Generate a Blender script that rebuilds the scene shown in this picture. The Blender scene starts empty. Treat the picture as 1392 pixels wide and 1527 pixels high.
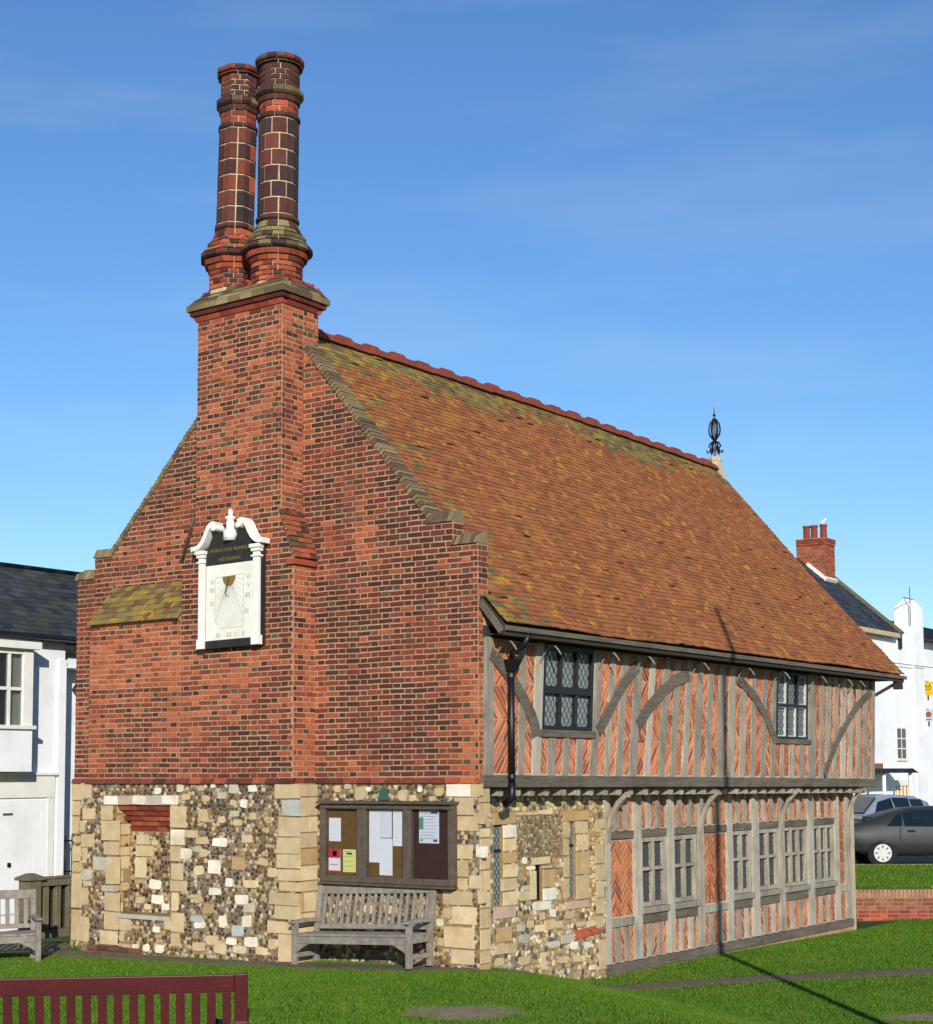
import bpy, math, random
import numpy as np
from mathutils import Vector, Matrix
random.seed(7); rnd = random.Random(11); nprng = np.random.default_rng(5)
V3 = lambda *a: np.array(a, float)

# ---------------------------------------------------------------- camera
YAW, PITCH, ROLL = math.radians(35.9), math.radians(5.0), math.radians(0.28)
R0 = V3(math.cos(YAW), math.sin(YAW), 0); F0 = V3(-math.sin(YAW), math.cos(YAW), 0)
CF = F0*math.cos(PITCH) + V3(0, 0, math.sin(PITCH)); CU = -F0*math.sin(PITCH) + V3(0, 0, math.cos(PITCH))
CR = R0*math.cos(ROLL) - CU*math.sin(ROLL); CUP = CU*math.cos(ROLL) + R0*math.sin(ROLL)
CAM = V3(11.126, -15.649, 2.319)
scn = bpy.context.scene
cd = bpy.data.cameras.new('camera'); cam = bpy.data.objects.new('camera', cd); scn.collection.objects.link(cam)
M = Matrix.Identity(4)
for i in range(3):
    M[i][0], M[i][1], M[i][2], M[i][3] = CR[i], CUP[i], -CF[i], CAM[i]
cam.matrix_world = M
cd.sensor_fit = 'HORIZONTAL'; cd.sensor_width = 36; cd.lens = 36*2375/1392
cd.shift_y = (946.2-763.5)/1392; cd.clip_end = 3000; cd.clip_start = .1
scn.camera = cam

# ---------------------------------------------------------------- sky, sun, exposure
EL = math.radians(19.3); SH = V3(.66, -.75, 0); SH /= np.linalg.norm(SH)
SUN = SH*math.cos(EL) + V3(0, 0, math.sin(EL))
w = bpy.data.worlds.new('World'); scn.world = w; w.use_nodes = True
nt = w.node_tree; bg = nt.nodes['Background']
sky = nt.nodes.new('ShaderNodeTexSky'); sky.sky_type = 'NISHITA'; sky.sun_disc = False
sky.sun_elevation = EL; sky.sun_rotation = math.atan2(SUN[0], SUN[1]); sky.altitude = 0
sky.air_density = 1.15; sky.dust_density = .05; sky.ozone_density = 5.5
tc = nt.nodes.new('ShaderNodeTexCoord'); mp = nt.nodes.new('ShaderNodeMapping')
mp.inputs['Scale'].default_value = (1.2, 1.2, 7.0); mp.inputs['Location'].default_value = (3.1, .4, .2)
nz = nt.nodes.new('ShaderNodeTexNoise'); nz.inputs['Scale'].default_value = 2.6; nz.inputs['Detail'].default_value = 7; nz.inputs['Roughness'].default_value = .55
cr = nt.nodes.new('ShaderNodeValToRGB'); cr.color_ramp.elements[0].position = .5; cr.color_ramp.elements[1].position = .85
cr.color_ramp.elements[1].color = (.17, .17, .17, 1)
mx = nt.nodes.new('ShaderNodeMixRGB'); mx.inputs[2].default_value = (5.5, 6.3, 7.2, 1)
L = nt.links.new
L(tc.outputs['Generated'], mp.inputs[0]); L(mp.outputs[0], nz.inputs[0]); L(nz.outputs[0], cr.inputs[0])
hs = nt.nodes.new('ShaderNodeHueSaturation'); hs.inputs['Hue'].default_value = .5045; hs.inputs['Saturation'].default_value = 1.07; hs.inputs['Value'].default_value = 1.16
L(cr.outputs[0], mx.inputs[0]); L(sky.outputs[0], hs.inputs['Color']); L(hs.outputs[0], mx.inputs[1]); L(mx.outputs[0], bg.inputs[0])
bg.inputs[1].default_value = .125
sd = bpy.data.lights.new('sun', 'SUN'); sd.energy = 4.6; sd.angle = math.radians(.42); sd.color = (1, .95, .87)
so = bpy.data.objects.new('sun', sd); scn.collection.objects.link(so); so.location = (20, -25, 20)
so.rotation_euler = Vector(SUN).to_track_quat('Z', 'Y').to_euler()
vs = scn.view_settings; vs.view_transform = 'Standard'; vs.look = 'None'; vs.exposure = 0.0; vs.gamma = 1; vs.use_curve_mapping = False
scn.cycles.max_bounces = 6; scn.cycles.diffuse_bounces = 3; scn.cycles.transparent_max_bounces = 12

# ---------------------------------------------------------------- helpers
def S(r, g, b):
    f = lambda c: (c/255/12.92) if c/255 <= .04045 else ((c/255+.055)/1.055)**2.4
    return (f(r), f(g), f(b))
def vary(c, a, r=rnd):
    k = 1 + r.uniform(-a, a); h = r.uniform(-a, a)*.25
    return (c[0]*k*(1+h), c[1]*k, c[2]*k*(1-h))
_H = nprng.random((256, 256))
def vn(x, y):
    xi, yi = math.floor(x), math.floor(y); fx, fy = x-xi, y-yi
    fx = fx*fx*(3-2*fx); fy = fy*fy*(3-2*fy)
    g = lambda i, j: _H[i & 255, j & 255]
    return (g(xi, yi)*(1-fx)+g(xi+1, yi)*fx)*(1-fy) + (g(xi, yi+1)*(1-fx)+g(xi+1, yi+1)*fx)*fy
def sstep(t): t = np.clip(t, 0, 1); return t*t*(3-2*t)

MATS = {}
def mk(name, col=None, rough=.85, var=.25, scale=6, stretch=(1, 1, 1), bump=.25, bscale=60, spec=.3, dark=None, dscale=2.0, damt=.5, metal=0, lich=None, detail=6):
    """procedural material: base colour (or the mesh's tint attribute) x noise, an optional stain colour, fine bump"""
    m = bpy.data.materials.new(name); m.use_nodes = True; t = m.node_tree; N = t.nodes; b = N['Principled BSDF']
    l = t.links.new
    tcn = N.new('ShaderNodeTexCoord'); mpn = N.new('ShaderNodeMapping'); mpn.inputs['Scale'].default_value = stretch
    l(tcn.outputs['Object'], mpn.inputs[0])
    n1 = N.new('ShaderNodeTexNoise'); n1.inputs['Scale'].default_value = scale; n1.inputs['Detail'].default_value = detail; n1.inputs['Roughness'].default_value = .6
    l(mpn.outputs[0], n1.inputs[0])
    mr = N.new('ShaderNodeMapRange'); mr.inputs[1].default_value = .25; mr.inputs[2].default_value = .75
    mr.inputs[3].default_value = 1-var; mr.inputs[4].default_value = 1+var
    l(n1.outputs[0], mr.inputs[0])
    mul = N.new('ShaderNodeVectorMath'); mul.operation = 'SCALE'
    if col is None:
        at = N.new('ShaderNodeAttribute'); at.attribute_name = 'tint'; l(at.outputs['Color'], mul.inputs[0])
    else:
        mul.inputs[0].default_value = col
    l(mr.outputs[0], mul.inputs['Scale']); out = mul.outputs[0]
    def stain(out, c, sc, lo, hi, amt, strch=(1, 1, 1)):
        mp2 = N.new('ShaderNodeMapping'); mp2.inputs['Scale'].default_value = strch; mp2.inputs['Location'].default_value = (sc*1.7, 3.1, 5.2)
        l(tcn.outputs['Object'], mp2.inputs[0])
        n2 = N.new('ShaderNodeTexNoise'); n2.inputs['Scale'].default_value = sc; n2.inputs['Detail'].default_value = 5; n2.inputs['Roughness'].default_value = .65
        l(mp2.outputs[0], n2.inputs[0])
        r2 = N.new('ShaderNodeMapRange'); r2.inputs[1].default_value = lo; r2.inputs[2].default_value = hi; r2.inputs[3].default_value = 0; r2.inputs[4].default_value = amt
        l(n2.outputs[0], r2.inputs[0])
        mm = N.new('ShaderNodeMixRGB'); mm.inputs[2].default_value = (*c, 1); l(r2.outputs[0], mm.inputs[0]); l(out, mm.inputs[1])
        return mm.outputs[0]
    if dark: out = stain(out, dark, dscale, .48, .72, damt)
    for a in (lich or []): out = stain(out, *a)
    l(out, b.inputs['Base Color'])
    b.inputs['Roughness'].default_value = rough; b.inputs['Specular IOR Level'].default_value = spec; b.inputs['Metallic'].default_value = metal
    if bump:
        n3 = N.new('ShaderNodeTexNoise'); n3.inputs['Scale'].default_value = bscale; n3.inputs['Detail'].default_value = 4
        l(mpn.outputs[0], n3.inputs[0]); bp = N.new('ShaderNodeBump'); bp.inputs['Strength'].default_value = bump; bp.inputs['Distance'].default_value = .01
        l(n3.outputs[0], bp.inputs['Height']); l(bp.outputs[0], b.inputs['Normal'])
    MATS[name] = m; return m
def glassmat(name, tint, alpha=.25, rough=.05):
    m = bpy.data.materials.new(name); m.use_nodes = True; t = m.node_tree; N = t.nodes; b = N['Principled BSDF']
    b.inputs['Base Color'].default_value = (*tint, 1); b.inputs['Roughness'].default_value = rough
    b.inputs['Alpha'].default_value = alpha; b.inputs['Specular IOR Level'].default_value = .6
    n = N.new('ShaderNodeTexNoise'); n.inputs['Scale'].default_value = 9; bp = N.new('ShaderNodeBump'); bp.inputs['Strength'].default_value = .12; bp.inputs['Distance'].default_value = .02
    t.links.new(n.outputs[0], bp.inputs['Height']); t.links.new(bp.outputs[0], b.inputs['Normal'])
    MATS[name] = m; return m

col = scn.collection
class MB:
    def __init__(s): s.v = []; s.f = []; s.c = []; s.n = 0
    def add(s, vs, fs, c=(1, 1, 1)):
        o = s.n; s.v.extend([tuple(map(float, p)) for p in vs]); s.n += len(vs)
        for f in fs: s.f.append(tuple(i+o for i in f)); s.c.append(c)
        return s
    def box(s, x0, x1, y0, y1, z0, z1, c=(1, 1, 1)):
        return s.add([(x, y, z) for z in (z0, z1) for (x, y) in ((x0, y0), (x1, y0), (x1, y1), (x0, y1))], BOXF, c)
    def build(s, name, mat, parent=None, smooth=False, bevel=0):
        me = bpy.data.meshes.new(name); me.from_pydata(s.v, [], s.f)
        if any(c != (1, 1, 1) for c in s.c):
            a = me.color_attributes.new('tint', 'FLOAT_COLOR', 'CORNER')
            buf = []
            for f, c in zip(s.f, s.c): buf.extend((c[0], c[1], c[2], 1.0)*len(f))
            a.data.foreach_set('color', buf)
        if smooth: me.polygons.foreach_set('use_smooth', [True]*len(me.polygons))
        me.materials.append(MATS[mat]); me.update()
        o = bpy.data.objects.new(name, me); col.objects.link(o)
        if parent: o.parent = parent
        if bevel:
            b = o.modifiers.new('bevel', 'BEVEL'); b.width = bevel; b.segments = 2; b.limit_method = 'ANGLE'
        return o
BOXF = [(0, 3, 2, 1), (4, 5, 6, 7), (0, 1, 5, 4), (1, 2, 6, 5), (2, 3, 7, 6), (3, 0, 4, 7)]
def tag(o, label=None, cat=None, group=None, kind=None):
    if label: o['label'] = label
    if cat: o['category'] = cat
    if group: o['group'] = group
    if kind: o['kind'] = kind
    return o
def empty(name, loc=(0, 0, 0), label=None, cat=None, group=None):
    o = bpy.data.objects.new(name, None); col.objects.link(o); o.location = loc; o.empty_display_size = .3
    return tag(o, label, cat, group)
class Frame:
    def __init__(s, O, U, N): s.O, s.U, s.N = V3(*O), V3(*U), V3(*N); s.V = V3(0, 0, 1)
    def __call__(s, u, v, n=0): return s.O + s.U*u + s.V*v + s.N*n
GF = Frame((0, 0, 0), (1, 0, 0), (0, -1, 0))            # gable plane, u = x
BF = Frame((0, -.42, 0), (1, 0, 0), (0, -1, 0))         # chimney breast and lower block front
LU = Frame((0, 0, 0), (0, 1, 0), (1, 0, 0))             # upper long wall
LG = Frame((-.35, 0, 0), (0, 1, 0), (1, 0, 0))          # ground floor long wall
def prismf(fr, poly, d0, d1, ch=.004, dn=0, tilt=0):
    n = len(poly); us = [p[0] for p in poly]; v_ = [p[1] for p in poly]
    cu, cv = sum(us)/n, sum(v_)/n; wu, wv = max(us)-min(us)+1e-6, max(v_)-min(v_)+1e-6
    su, sv = max(.2, 1-2*ch/wu), max(.2, 1-2*ch/wv)
    vs = [fr(u, v, d0) for u, v in poly] + [fr(cu+(u-cu)*su, cv+(v-cv)*sv, d1+tilt*(u-cu)) for u, v in poly]
    fs = [tuple(range(n, 2*n))] + [(i, (i+1) % n, n+(i+1) % n, n+i) for i in range(n)]
    return vs, fs
def slabf(fr, u0, u1, v0, v1, d0, d1a, d1b=None):
    if d1b is None: d1b = d1a
    vs = [fr(u0, v0, d0), fr(u1, v0, d0), fr(u1, v1, d0), fr(u0, v1, d0), fr(u0, v0, d1a), fr(u1, v0, d1a), fr(u1, v1, d1b), fr(u0, v1, d1b)]
    return vs, [(4, 5, 6, 7), (0, 1, 5, 4), (1, 2, 6, 5), (2, 3, 7, 6), (3, 0, 4, 7), (0, 3, 2, 1)]
def slab(fr, u0, u1, v0, v1, d0, d1, name, mat, parent, bevel=.008, c=(1, 1, 1)):
    return MB().add(*slabf(fr, u0, u1, v0, v1, d0, d1), c).build(name, mat, parent, bevel=bevel)
def clip(poly, a, b, c):
    """keep a*u+b*v <= c"""
    out = []
    for i in range(len(poly)):
        p, q = poly[i], poly[(i+1) % len(poly)]; dp, dq = a*p[0]+b*p[1]-c, a*q[0]+b*q[1]-c
        if dp <= 0: out.append(p)
        if dp*dq < 0:
            t = dp/(dp-dq); out.append((p[0]+(q[0]-p[0])*t, p[1]+(q[1]-p[1])*t))
    return out
def area(poly): return abs(sum(poly[i][0]*poly[(i+1) % len(poly)][1]-poly[(i+1) % len(poly)][0]*poly[i][1] for i in range(len(poly))))/2 if len(poly) > 2 else 0
def score(p):
    q = np.array(p[0])-CAM; d = q@CF; x, y = q@CR/d, q@CUP/d
    return (x.max()-x.min())*(y.max()-y.min())
def emit(name, stuffname, pieces, mat, parent, maxn=300, label=None, smooth=False):
    """pieces: (verts, faces, tint[, parent]); the largest in view become objects of their own, the rest one 'stuff' part"""
    order = sorted(range(len(pieces)), key=lambda i: -score(pieces[i])) if len(pieces) > maxn else list(range(len(pieces)))
    for i in order[:maxn]:
        p = pieces[i]; MB().add(p[0], p[1], p[2]).build(name, mat, p[3] if len(p) > 3 else parent, smooth)
    if len(order) > maxn:
        m = MB()
        for i in order[maxn:]: m.add(*pieces[i][:3])
        tag(m.build(stuffname, mat, parent, smooth), label, kind='stuff')
def tubef(pts, r, seg=8, cap=True):
    pts = [V3(*p) for p in pts]; n = len(pts); vs, fs = [], []
    rr = r if isinstance(r, (list, tuple)) else [r]*n
    up = None
    for i, p in enumerate(pts):
        d = pts[min(i+1, n-1)]-pts[max(i-1, 0)]; d /= np.linalg.norm(d)
        if up is None:
            a = V3(0, 0, 1) if abs(d[2]) < .9 else V3(1, 0, 0)
        else: a = up
        e = np.cross(d, a); e /= np.linalg.norm(e); up = np.cross(e, d)
        for k in range(seg):
            t = 2*math.pi*k/seg; vs.append(p+(e*math.cos(t)+up*math.sin(t))*rr[i])
    for i in range(n-1):
        for k in range(seg):
            k2 = (k+1) % seg; fs.append((i*seg+k, i*seg+k2, (i+1)*seg+k2, (i+1)*seg+k))
    if cap: fs += [tuple(range(seg))[::-1], tuple(range((n-1)*seg, n*seg))]
    return vs, fs
def tube(pts, r, name, mat, parent=None, seg=8): return MB().add(*tubef(pts, r, seg)).build(name, mat, parent, smooth=True)
def lathef(c, prof, seg=16, oct=False):
    vs, fs = [], []; n = len(prof)
    for (r, z) in prof:
        for k in range(seg):
            t = 2*math.pi*k/seg; vs.append((c[0]+r*math.cos(t), c[1]+r*math.sin(t), z+(c[2] if len(c) > 2 else 0)))
    for i in range(n-1):
        for k in range(seg):
            k2 = (k+1) % seg; fs.append((i*seg+k, i*seg+k2, (i+1)*seg+k2, (i+1)*seg+k))
    fs += [tuple(range(seg))[::-1], tuple(range((n-1)*seg, n*seg))]
    return vs, fs
def barf(a, b, wd, th, up=(0, 0, 1)):
    """a rectangular bar from a to b; wd across, th along 'up'"""
    a, b = V3(*a), V3(*b); d = b-a; d /= np.linalg.norm(d); e = np.cross(d, V3(*up)); e /= np.linalg.norm(e); u = np.cross(e, d)
    vs = [p+e*sx*wd/2+u*sz*th/2 for p in (a, b) for sx, sz in ((-1, -1), (1, -1), (1, 1), (-1, 1))]
    return vs, [(0, 1, 2, 3), (7, 6, 5, 4), (0, 4, 5, 1), (1, 5, 6, 2), (2, 6, 7, 3), (3, 7, 4, 0)]
def bar(a, b, wd, th, name, mat, parent=None, up=(0, 0, 1), bevel=.006): return MB().add(*barf(a, b, wd, th, up)).build(name, mat, parent, bevel=bevel)
def textf(s, size, align='CENTER'):
    """flat lettering as mesh data in the local XY plane"""
    cu = bpy.data.curves.new('lettering', 'FONT'); cu.body = s; cu.size = size; cu.align_x = align; cu.extrude = .0015; cu.resolution_u = 2
    o = bpy.data.objects.new('lettering', cu); col.objects.link(o); dg = bpy.context.evaluated_depsgraph_get()
    me = bpy.data.meshes.new_from_object(o.evaluated_get(dg)); bpy.data.objects.remove(o); bpy.data.curves.remove(cu); return me
def text(s, size, org, U, V, name, mat, parent, align='CENTER'):
    me = textf(s, size, align); me.materials.clear(); me.materials.append(MATS[mat]); me.name = name
    U, V = V3(*U), V3(*V); N = np.cross(U, V); m = Matrix.Identity(4)
    for i in range(3): m[i][0], m[i][1], m[i][2], m[i][3] = U[i], V[i], N[i], org[i]
    me.transform(m); o = bpy.data.objects.new(name, me); col.objects.link(o); o.parent = parent
    if parent.type == 'EMPTY': o.matrix_parent_inverse = Matrix.Translation(-Vector(parent.location))
    return o

# ---------------------------------------------------------------- materials
WASH = (S(160, 76, 46), .85, .58, .74, .45, (1, 1, 1.4)); BLOOM = (S(160, 130, 104), 2.6, .62, .80, .25)
mk('brick', None, .92, .22, 14, bump=.5, bscale=90, dark=S(74, 54, 44), dscale=1.3, damt=.5, lich=[WASH, BLOOM])
mk('mortar', S(180, 144, 110), .95, .22, 9, bump=.5, bscale=120, dark=S(124, 92, 70), dscale=1.7, damt=.6, lich=[WASH])
mk('shaft_mortar', S(196, 174, 140), .95, .3, 12, bump=.5, dark=S(120, 100, 78), dscale=4, damt=.6)
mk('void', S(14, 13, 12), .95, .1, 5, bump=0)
mk('flint', None, .45, .35, 30, bump=.3, bscale=70, spec=.5)
mk('flint_mortar', S(154, 128, 90), .95, .25, 10, bump=.6, bscale=90, dark=S(95, 75, 48), dscale=2, damt=.6)
mk('stone', None, .9, .16, 7, bump=.35, bscale=50, dark=S(165, 135, 80), dscale=2.2, damt=.55)
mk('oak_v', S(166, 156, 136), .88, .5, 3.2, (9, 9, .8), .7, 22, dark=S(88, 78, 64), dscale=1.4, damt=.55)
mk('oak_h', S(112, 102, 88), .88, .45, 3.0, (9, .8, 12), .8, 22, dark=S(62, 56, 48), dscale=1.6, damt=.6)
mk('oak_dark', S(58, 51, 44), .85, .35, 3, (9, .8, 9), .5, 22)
mk('oak_v2', S(150, 142, 126), .88, .4, 3.2, (9, 9, .8), .8, 22, dark=S(84, 74, 60), dscale=1.8, damt=.6)
mk('oak_v3', S(180, 172, 154), .88, .3, 3.2, (9, 9, .8), .7, 22, dark=S(120, 110, 94), dscale=1.8, damt=.6)
mk('oak_pale', S(176, 166, 146), .88, .25, 3.2, (9, 9, .8), .5, 22)
mk('plaster_line', S(190, 172, 140), .95, .15, 8, bump=.3)
mk('rooftile', None, .9, .22, 10, bump=.4, bscale=70, dark=S(104, 62, 36), dscale=1.6, damt=.4,
   lich=[(S(194, 142, 38), 5.6, .585, .65, .85, (1, .75, 1)), (S(186, 140, 44), 1.3, .60, .72, .4)])
mk('ridge_red', S(132, 62, 46), .9, .35, 8, bump=.4, dark=S(96, 70, 56), dscale=3, damt=.5)
mk('coping', None, .92, .25, 12, bump=.5, dark=S(120, 104, 62), dscale=2.5, damt=.7)
mk('mortar_dark', S(150, 112, 86), .95, .25, 9, bump=.4)
mk('numeral', S(166, 154, 122), .7, .2, 20, bump=0)
mk('casement_grey', S(196, 196, 188), .6, .08, 9, bump=0)
mk('iron', S(18, 19, 23), .45, .2, 20, bump=.1, spec=.5)
mk('lead', S(78, 80, 82), .6, .2, 20, bump=.1)
mk('blackpaint', S(26, 27, 32), .4, .2, 12, bump=.1, spec=.5)
mk('whitepaint', S(236, 233, 222), .55, .05, 5, bump=.05, dark=S(200, 192, 170), dscale=3, damt=.35)
mk('render_white', S(242, 242, 241), .8, .04, 2, bump=.15, bscale=30, dark=S(204, 202, 194), dscale=.8, damt=.45, lich=[(S(196, 192, 182), 2.2, .6, .75, .35, (1, 1, .25))])
mk('dialwhite', S(234, 230, 216), .6, .05, 4, bump=.05, dark=S(206, 198, 174), dscale=4, damt=.5)
mk('inscription', S(46, 43, 40), .6, .3, 12, bump=.1)
mk('gilt', S(126, 104, 52), .6, .3, 20, bump=.1)
mk('hourline', S(150, 148, 142), .6, .1, 20, bump=0)
mk('slate', None, .6, .3, 8, bump=.3, dark=S(58, 60, 40), dscale=2.0, damt=.6)
mk('bench_grey', S(142, 134, 122), .88, .35, 3.0, (6, 6, 6), .5, 30, dark=S(92, 84, 70), dscale=3, damt=.5)
mk('fence_wood', S(112, 104, 82), .9, .35, 3.0, (6, 6, 2), .5, 30, dark=S(84, 86, 48), dscale=3, damt=.6)
mk('red_paint', S(78, 18, 20), .5, .25, 4, (1, 1, 1), .15, 40, dark=S(70, 14, 18), dscale=6, damt=.5, spec=.45)
mk('board_wood', S(92, 80, 68), .8, .3, 4, (3, 3, 3), .4, 30, dark=S(58, 50, 44), dscale=3, damt=.5)
mk('pinboard', S(112, 82, 42), .9, .2, 12, bump=.1)
mk('pinboard_dark', S(66, 40, 36), .9, .2, 12, bump=.1)
mk('paper', None, .8, .03, 5, bump=0)
mk('dirt', S(150, 130, 102), .95, .3, 5, bump=.7, bscale=40, dark=S(112, 102, 66), dscale=2.5, damt=.6)
mk('tarmac', S(114, 102, 80), .95, .25, 9, bump=.7, bscale=80, dark=S(84, 84, 50), dscale=2.0, damt=.6)
mk('asphalt', S(62, 62, 64), .9, .2, 4, bump=.4, bscale=60)
mk('turf', S(48, 72, 20), .95, .35, 6, bump=.8, bscale=60, dark=S(84, 88, 34), dscale=1.2, damt=.5)
mk('grass', None, .7, .15, .8, bump=0, spec=.15, dark=S(112, 118, 44), dscale=.7, damt=.4, lich=[(S(118, 122, 52), 2.4, .56, .72, .45)])
mk('carpaint_grey', S(46, 49, 47), .5, .1, 3, bump=0, spec=.3)
mk('carpaint_silver', S(128, 140, 156), .35, .05, 3, bump=0, spec=.5)
mk('rubber', S(24, 24, 25), .8, .2, 20, bump=.1)
mk('carglass', S(18, 26, 26), .06, .1, 3, bump=0, spec=.8)
mk('hubcap', S(196, 194, 188), .4, .1, 10, bump=0, spec=.5)
mk('lamp_red', S(150, 22, 24), .3, .1, 6, bump=0)
mk('bright_red', S(196, 36, 44), .5, .1, 6, bump=.05)
mk('yellow_sign', S(238, 182, 20), .5, .04, 6, bump=0)
mk('sign_grey', S(196, 200, 208), .5, .05, 6, bump=0)
mk('sign_brown', S(150, 90, 60), .6, .1, 9, bump=0)
mk('gull_white', S(240, 240, 240), .7, .05, 9, bump=0)
mk('green_plate', S(62, 92, 70), .6, .15, 9, bump=.1)
mk('curtain', S(206, 212, 200), .9, .12, 5, (1, 8, .3), bump=0)
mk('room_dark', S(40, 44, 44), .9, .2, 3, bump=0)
mk('room_warm', S(206, 160, 80), .9, .2, 3, bump=0)
mk('navy', S(22, 24, 40), .8, .2, 9, bump=.1)
glassmat('glass', (.05, .06, .06), .35); glassmat('leadglass', S(136, 146, 142), .9, .2); glassmat('leadglass_dark', S(70, 78, 76), .85, .15); glassmat('board_glass', (.02, .02, .02), .10, .03)
ST_BLOCK=[(-6.68,1.99,-6.46,2.22,'c'),(-6.63,1.7,-6.37,1.86,'c'),(-6.66,1.31,-6.38,1.5,'c'),(-6.63,1.08,-6.53,1.3,'c'),(-6.63,0.85,-6.43,1.01,'g'),(-6.58,0.76,-6.43,0.84,'g'),(-6.66,0.5,-6.49,0.74,'c'),(-6.64,-0.01,-6.47,0.34,'c'),(-6.69,1.51,-6.59,1.69,'c'),(-6.25,1.69,-6.01,1.9,'c'),(-6.24,1.41,-5.9,1.69,'c'),(-6.18,1.21,-5.9,1.4,'c'),(-6.39,0.99,-6.14,1.19,'g'),(-6.13,0.81,-5.89,1.19,'c'),(-6.22,0.71,-5.89,0.8,'g'),(-6.14,0.44,-5.88,0.7,'c'),(-6.15,0.18,-5.86,0.43,'c'),(-6.23,-0.02,-5.87,0.17,'y'),(-6.19,1.91,-5.91,2.04,'w'),(-5.91,1.91,-5.62,2.04,'p'),(-5.61,1.91,-5.35,2.04,'w'),(-5.34,1.91,-5.03,2.05,'g'),(-5.02,1.92,-4.72,2.05,'w'),(-4.86,1.61,-4.56,1.9,'c'),(-4.85,1.38,-4.59,1.59,'w'),(-4.85,1.16,-4.65,1.37,'c'),(-4.83,0.91,-4.6,1.14,'c'),(-4.84,0.76,-4.53,0.91,'c'),(-4.82,0.49,-4.69,0.74,'y'),(-4.82,0.22,-4.58,0.48,'c'),(-4.83,0.02,-4.66,0.21,'c'),(-4.74,2.09,-4.62,2.2,'w'),(-5.18,2.06,-5.05,2.16,'w'),(-4.35,2.1,-4.22,2.18,'c'),(-4.1,2.14,-4.02,2.21,'w'),(-3.76,2.08,-3.6,2.2,'g'),(-3.41,2.09,-3.27,2.19,'w'),(-4.64,1.98,-4.49,2.07,'c'),(-4.26,1.96,-4.13,2.05,'c'),(-3.97,2.0,-3.81,2.09,'g'),(-3.55,1.89,-3.44,2.0,'w'),(-3.74,1.91,-3.63,2.0,'c'),(-4.32,1.7,-4.15,1.86,'c'),(-3.95,1.68,-3.84,1.78,'y'),(-3.68,1.65,-3.53,1.74,'c'),(-3.74,1.77,-3.58,1.86,'g'),(-3.39,1.73,-3.27,1.83,'c'),(-4.58,1.48,-4.34,1.59,'c'),(-4.37,1.39,-4.14,1.5,'c'),(-3.53,1.43,-3.34,1.54,'c'),(-4.68,1.2,-4.44,1.34,'w'),(-4.3,1.23,-4.16,1.34,'c'),(-4.43,1.29,-4.26,1.38,'g'),(-4.05,1.37,-3.79,1.49,'w'),(-4.14,1.02,-3.91,1.2,'w'),(-4.39,0.99,-4.22,1.12,'y'),(-3.7,1.08,-3.47,1.25,'o'),(-3.23,1.15,-3.06,1.25,'c'),(-3.06,1.01,-2.89,1.13,'c'),(-3.82,0.86,-3.69,0.97,'w'),(-3.49,0.86,-3.23,0.97,'y'),(-4.11,0.74,-3.9,0.84,'w'),(-3.64,0.64,-3.4,0.77,'w'),(-4.4,0.62,-4.24,0.74,'c'),(-4.2,0.5,-4.02,0.63,'o'),(-3.48,0.54,-3.28,0.66,'g'),(-4.45,0.37,-4.23,0.47,'b'),(-4.39,0.29,-4.18,0.38,'w'),(-3.93,0.33,-3.79,0.48,'w'),(-3.52,0.34,-3.34,0.51,'w'),(-3.69,0.23,-3.48,0.36,'b'),(-4.16,0.08,-3.93,0.21,'y'),(-3.79,0.11,-3.6,0.2,'w'),(-3.46,0.1,-3.22,0.23,'w'),(-4.02,-0.01,-3.79,0.12,'y'),(-3.67,-0.0,-3.43,0.11,'y'),(-4.41,-0.01,-4.18,0.12,'c'),(-3.26,0.01,-3.05,0.12,'y'),(-3.04,0.13,-2.87,0.22,'y'),(-5.79,-0.09,-5.6,0.01,'c'),(-5.56,-0.07,-5.45,0.02,'w'),(-5.37,-0.07,-5.24,0.03,'w'),(-5.11,-0.07,-4.96,0.04,'w'),(-5.84,0.19,-5.61,0.35,'c'),(-5.84,0.03,-5.74,0.18,'c'),(-4.96,0.24,-4.83,0.37,'c'),(-5.17,0.19,-5.05,0.28,'w'),(-2.95,2.01,-2.54,2.2,'c'),(-2.82,1.79,-2.54,2.0,'b'),(-2.88,1.53,-2.54,1.78,'c'),(-2.91,1.31,-2.54,1.52,'c'),(-2.91,1.13,-2.53,1.31,'c'),(-2.88,0.97,-2.53,1.12,'c'),(-2.86,0.84,-2.53,0.96,'c'),(-3.04,0.66,-2.55,0.82,'c'),(-2.94,0.48,-2.53,0.66,'c'),(-3.06,0.3,-2.63,0.46,'c'),(-2.87,-0.05,-2.63,0.3,'c'),(-3.04,0.1,-2.89,0.24,'c')]
ST_NICHE=[(-5.82,1.35,-5.58,1.5,'c'),(-5.82,1.19,-5.49,1.34,'c'),(-5.84,0.89,-5.62,1.18,'y'),(-5.55,0.74,-5.32,0.88,'w'),(-5.82,0.54,-5.65,0.64,'c'),(-5.51,0.54,-5.28,0.68,'w'),(-5.3,0.46,-5.15,0.56,'w'),(-5.65,0.46,-5.51,0.54,'y'),(-5.51,1.35,-5.39,1.43,'c')]
ST_LEFT=[(-7.36,1.96,-7.17,2.21,'c'),(-7.36,1.74,-7.19,1.95,'c'),(-7.35,1.47,-7.2,1.72,'c'),(-7.32,1.33,-7.16,1.44,'c'),(-7.33,1.07,-7.15,1.3,'c'),(-7.33,0.91,-7.11,1.05,'c'),(-7.34,0.4,-7.12,0.9,'c'),(-7.33,-0.07,-7.12,0.38,'c')]
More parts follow.
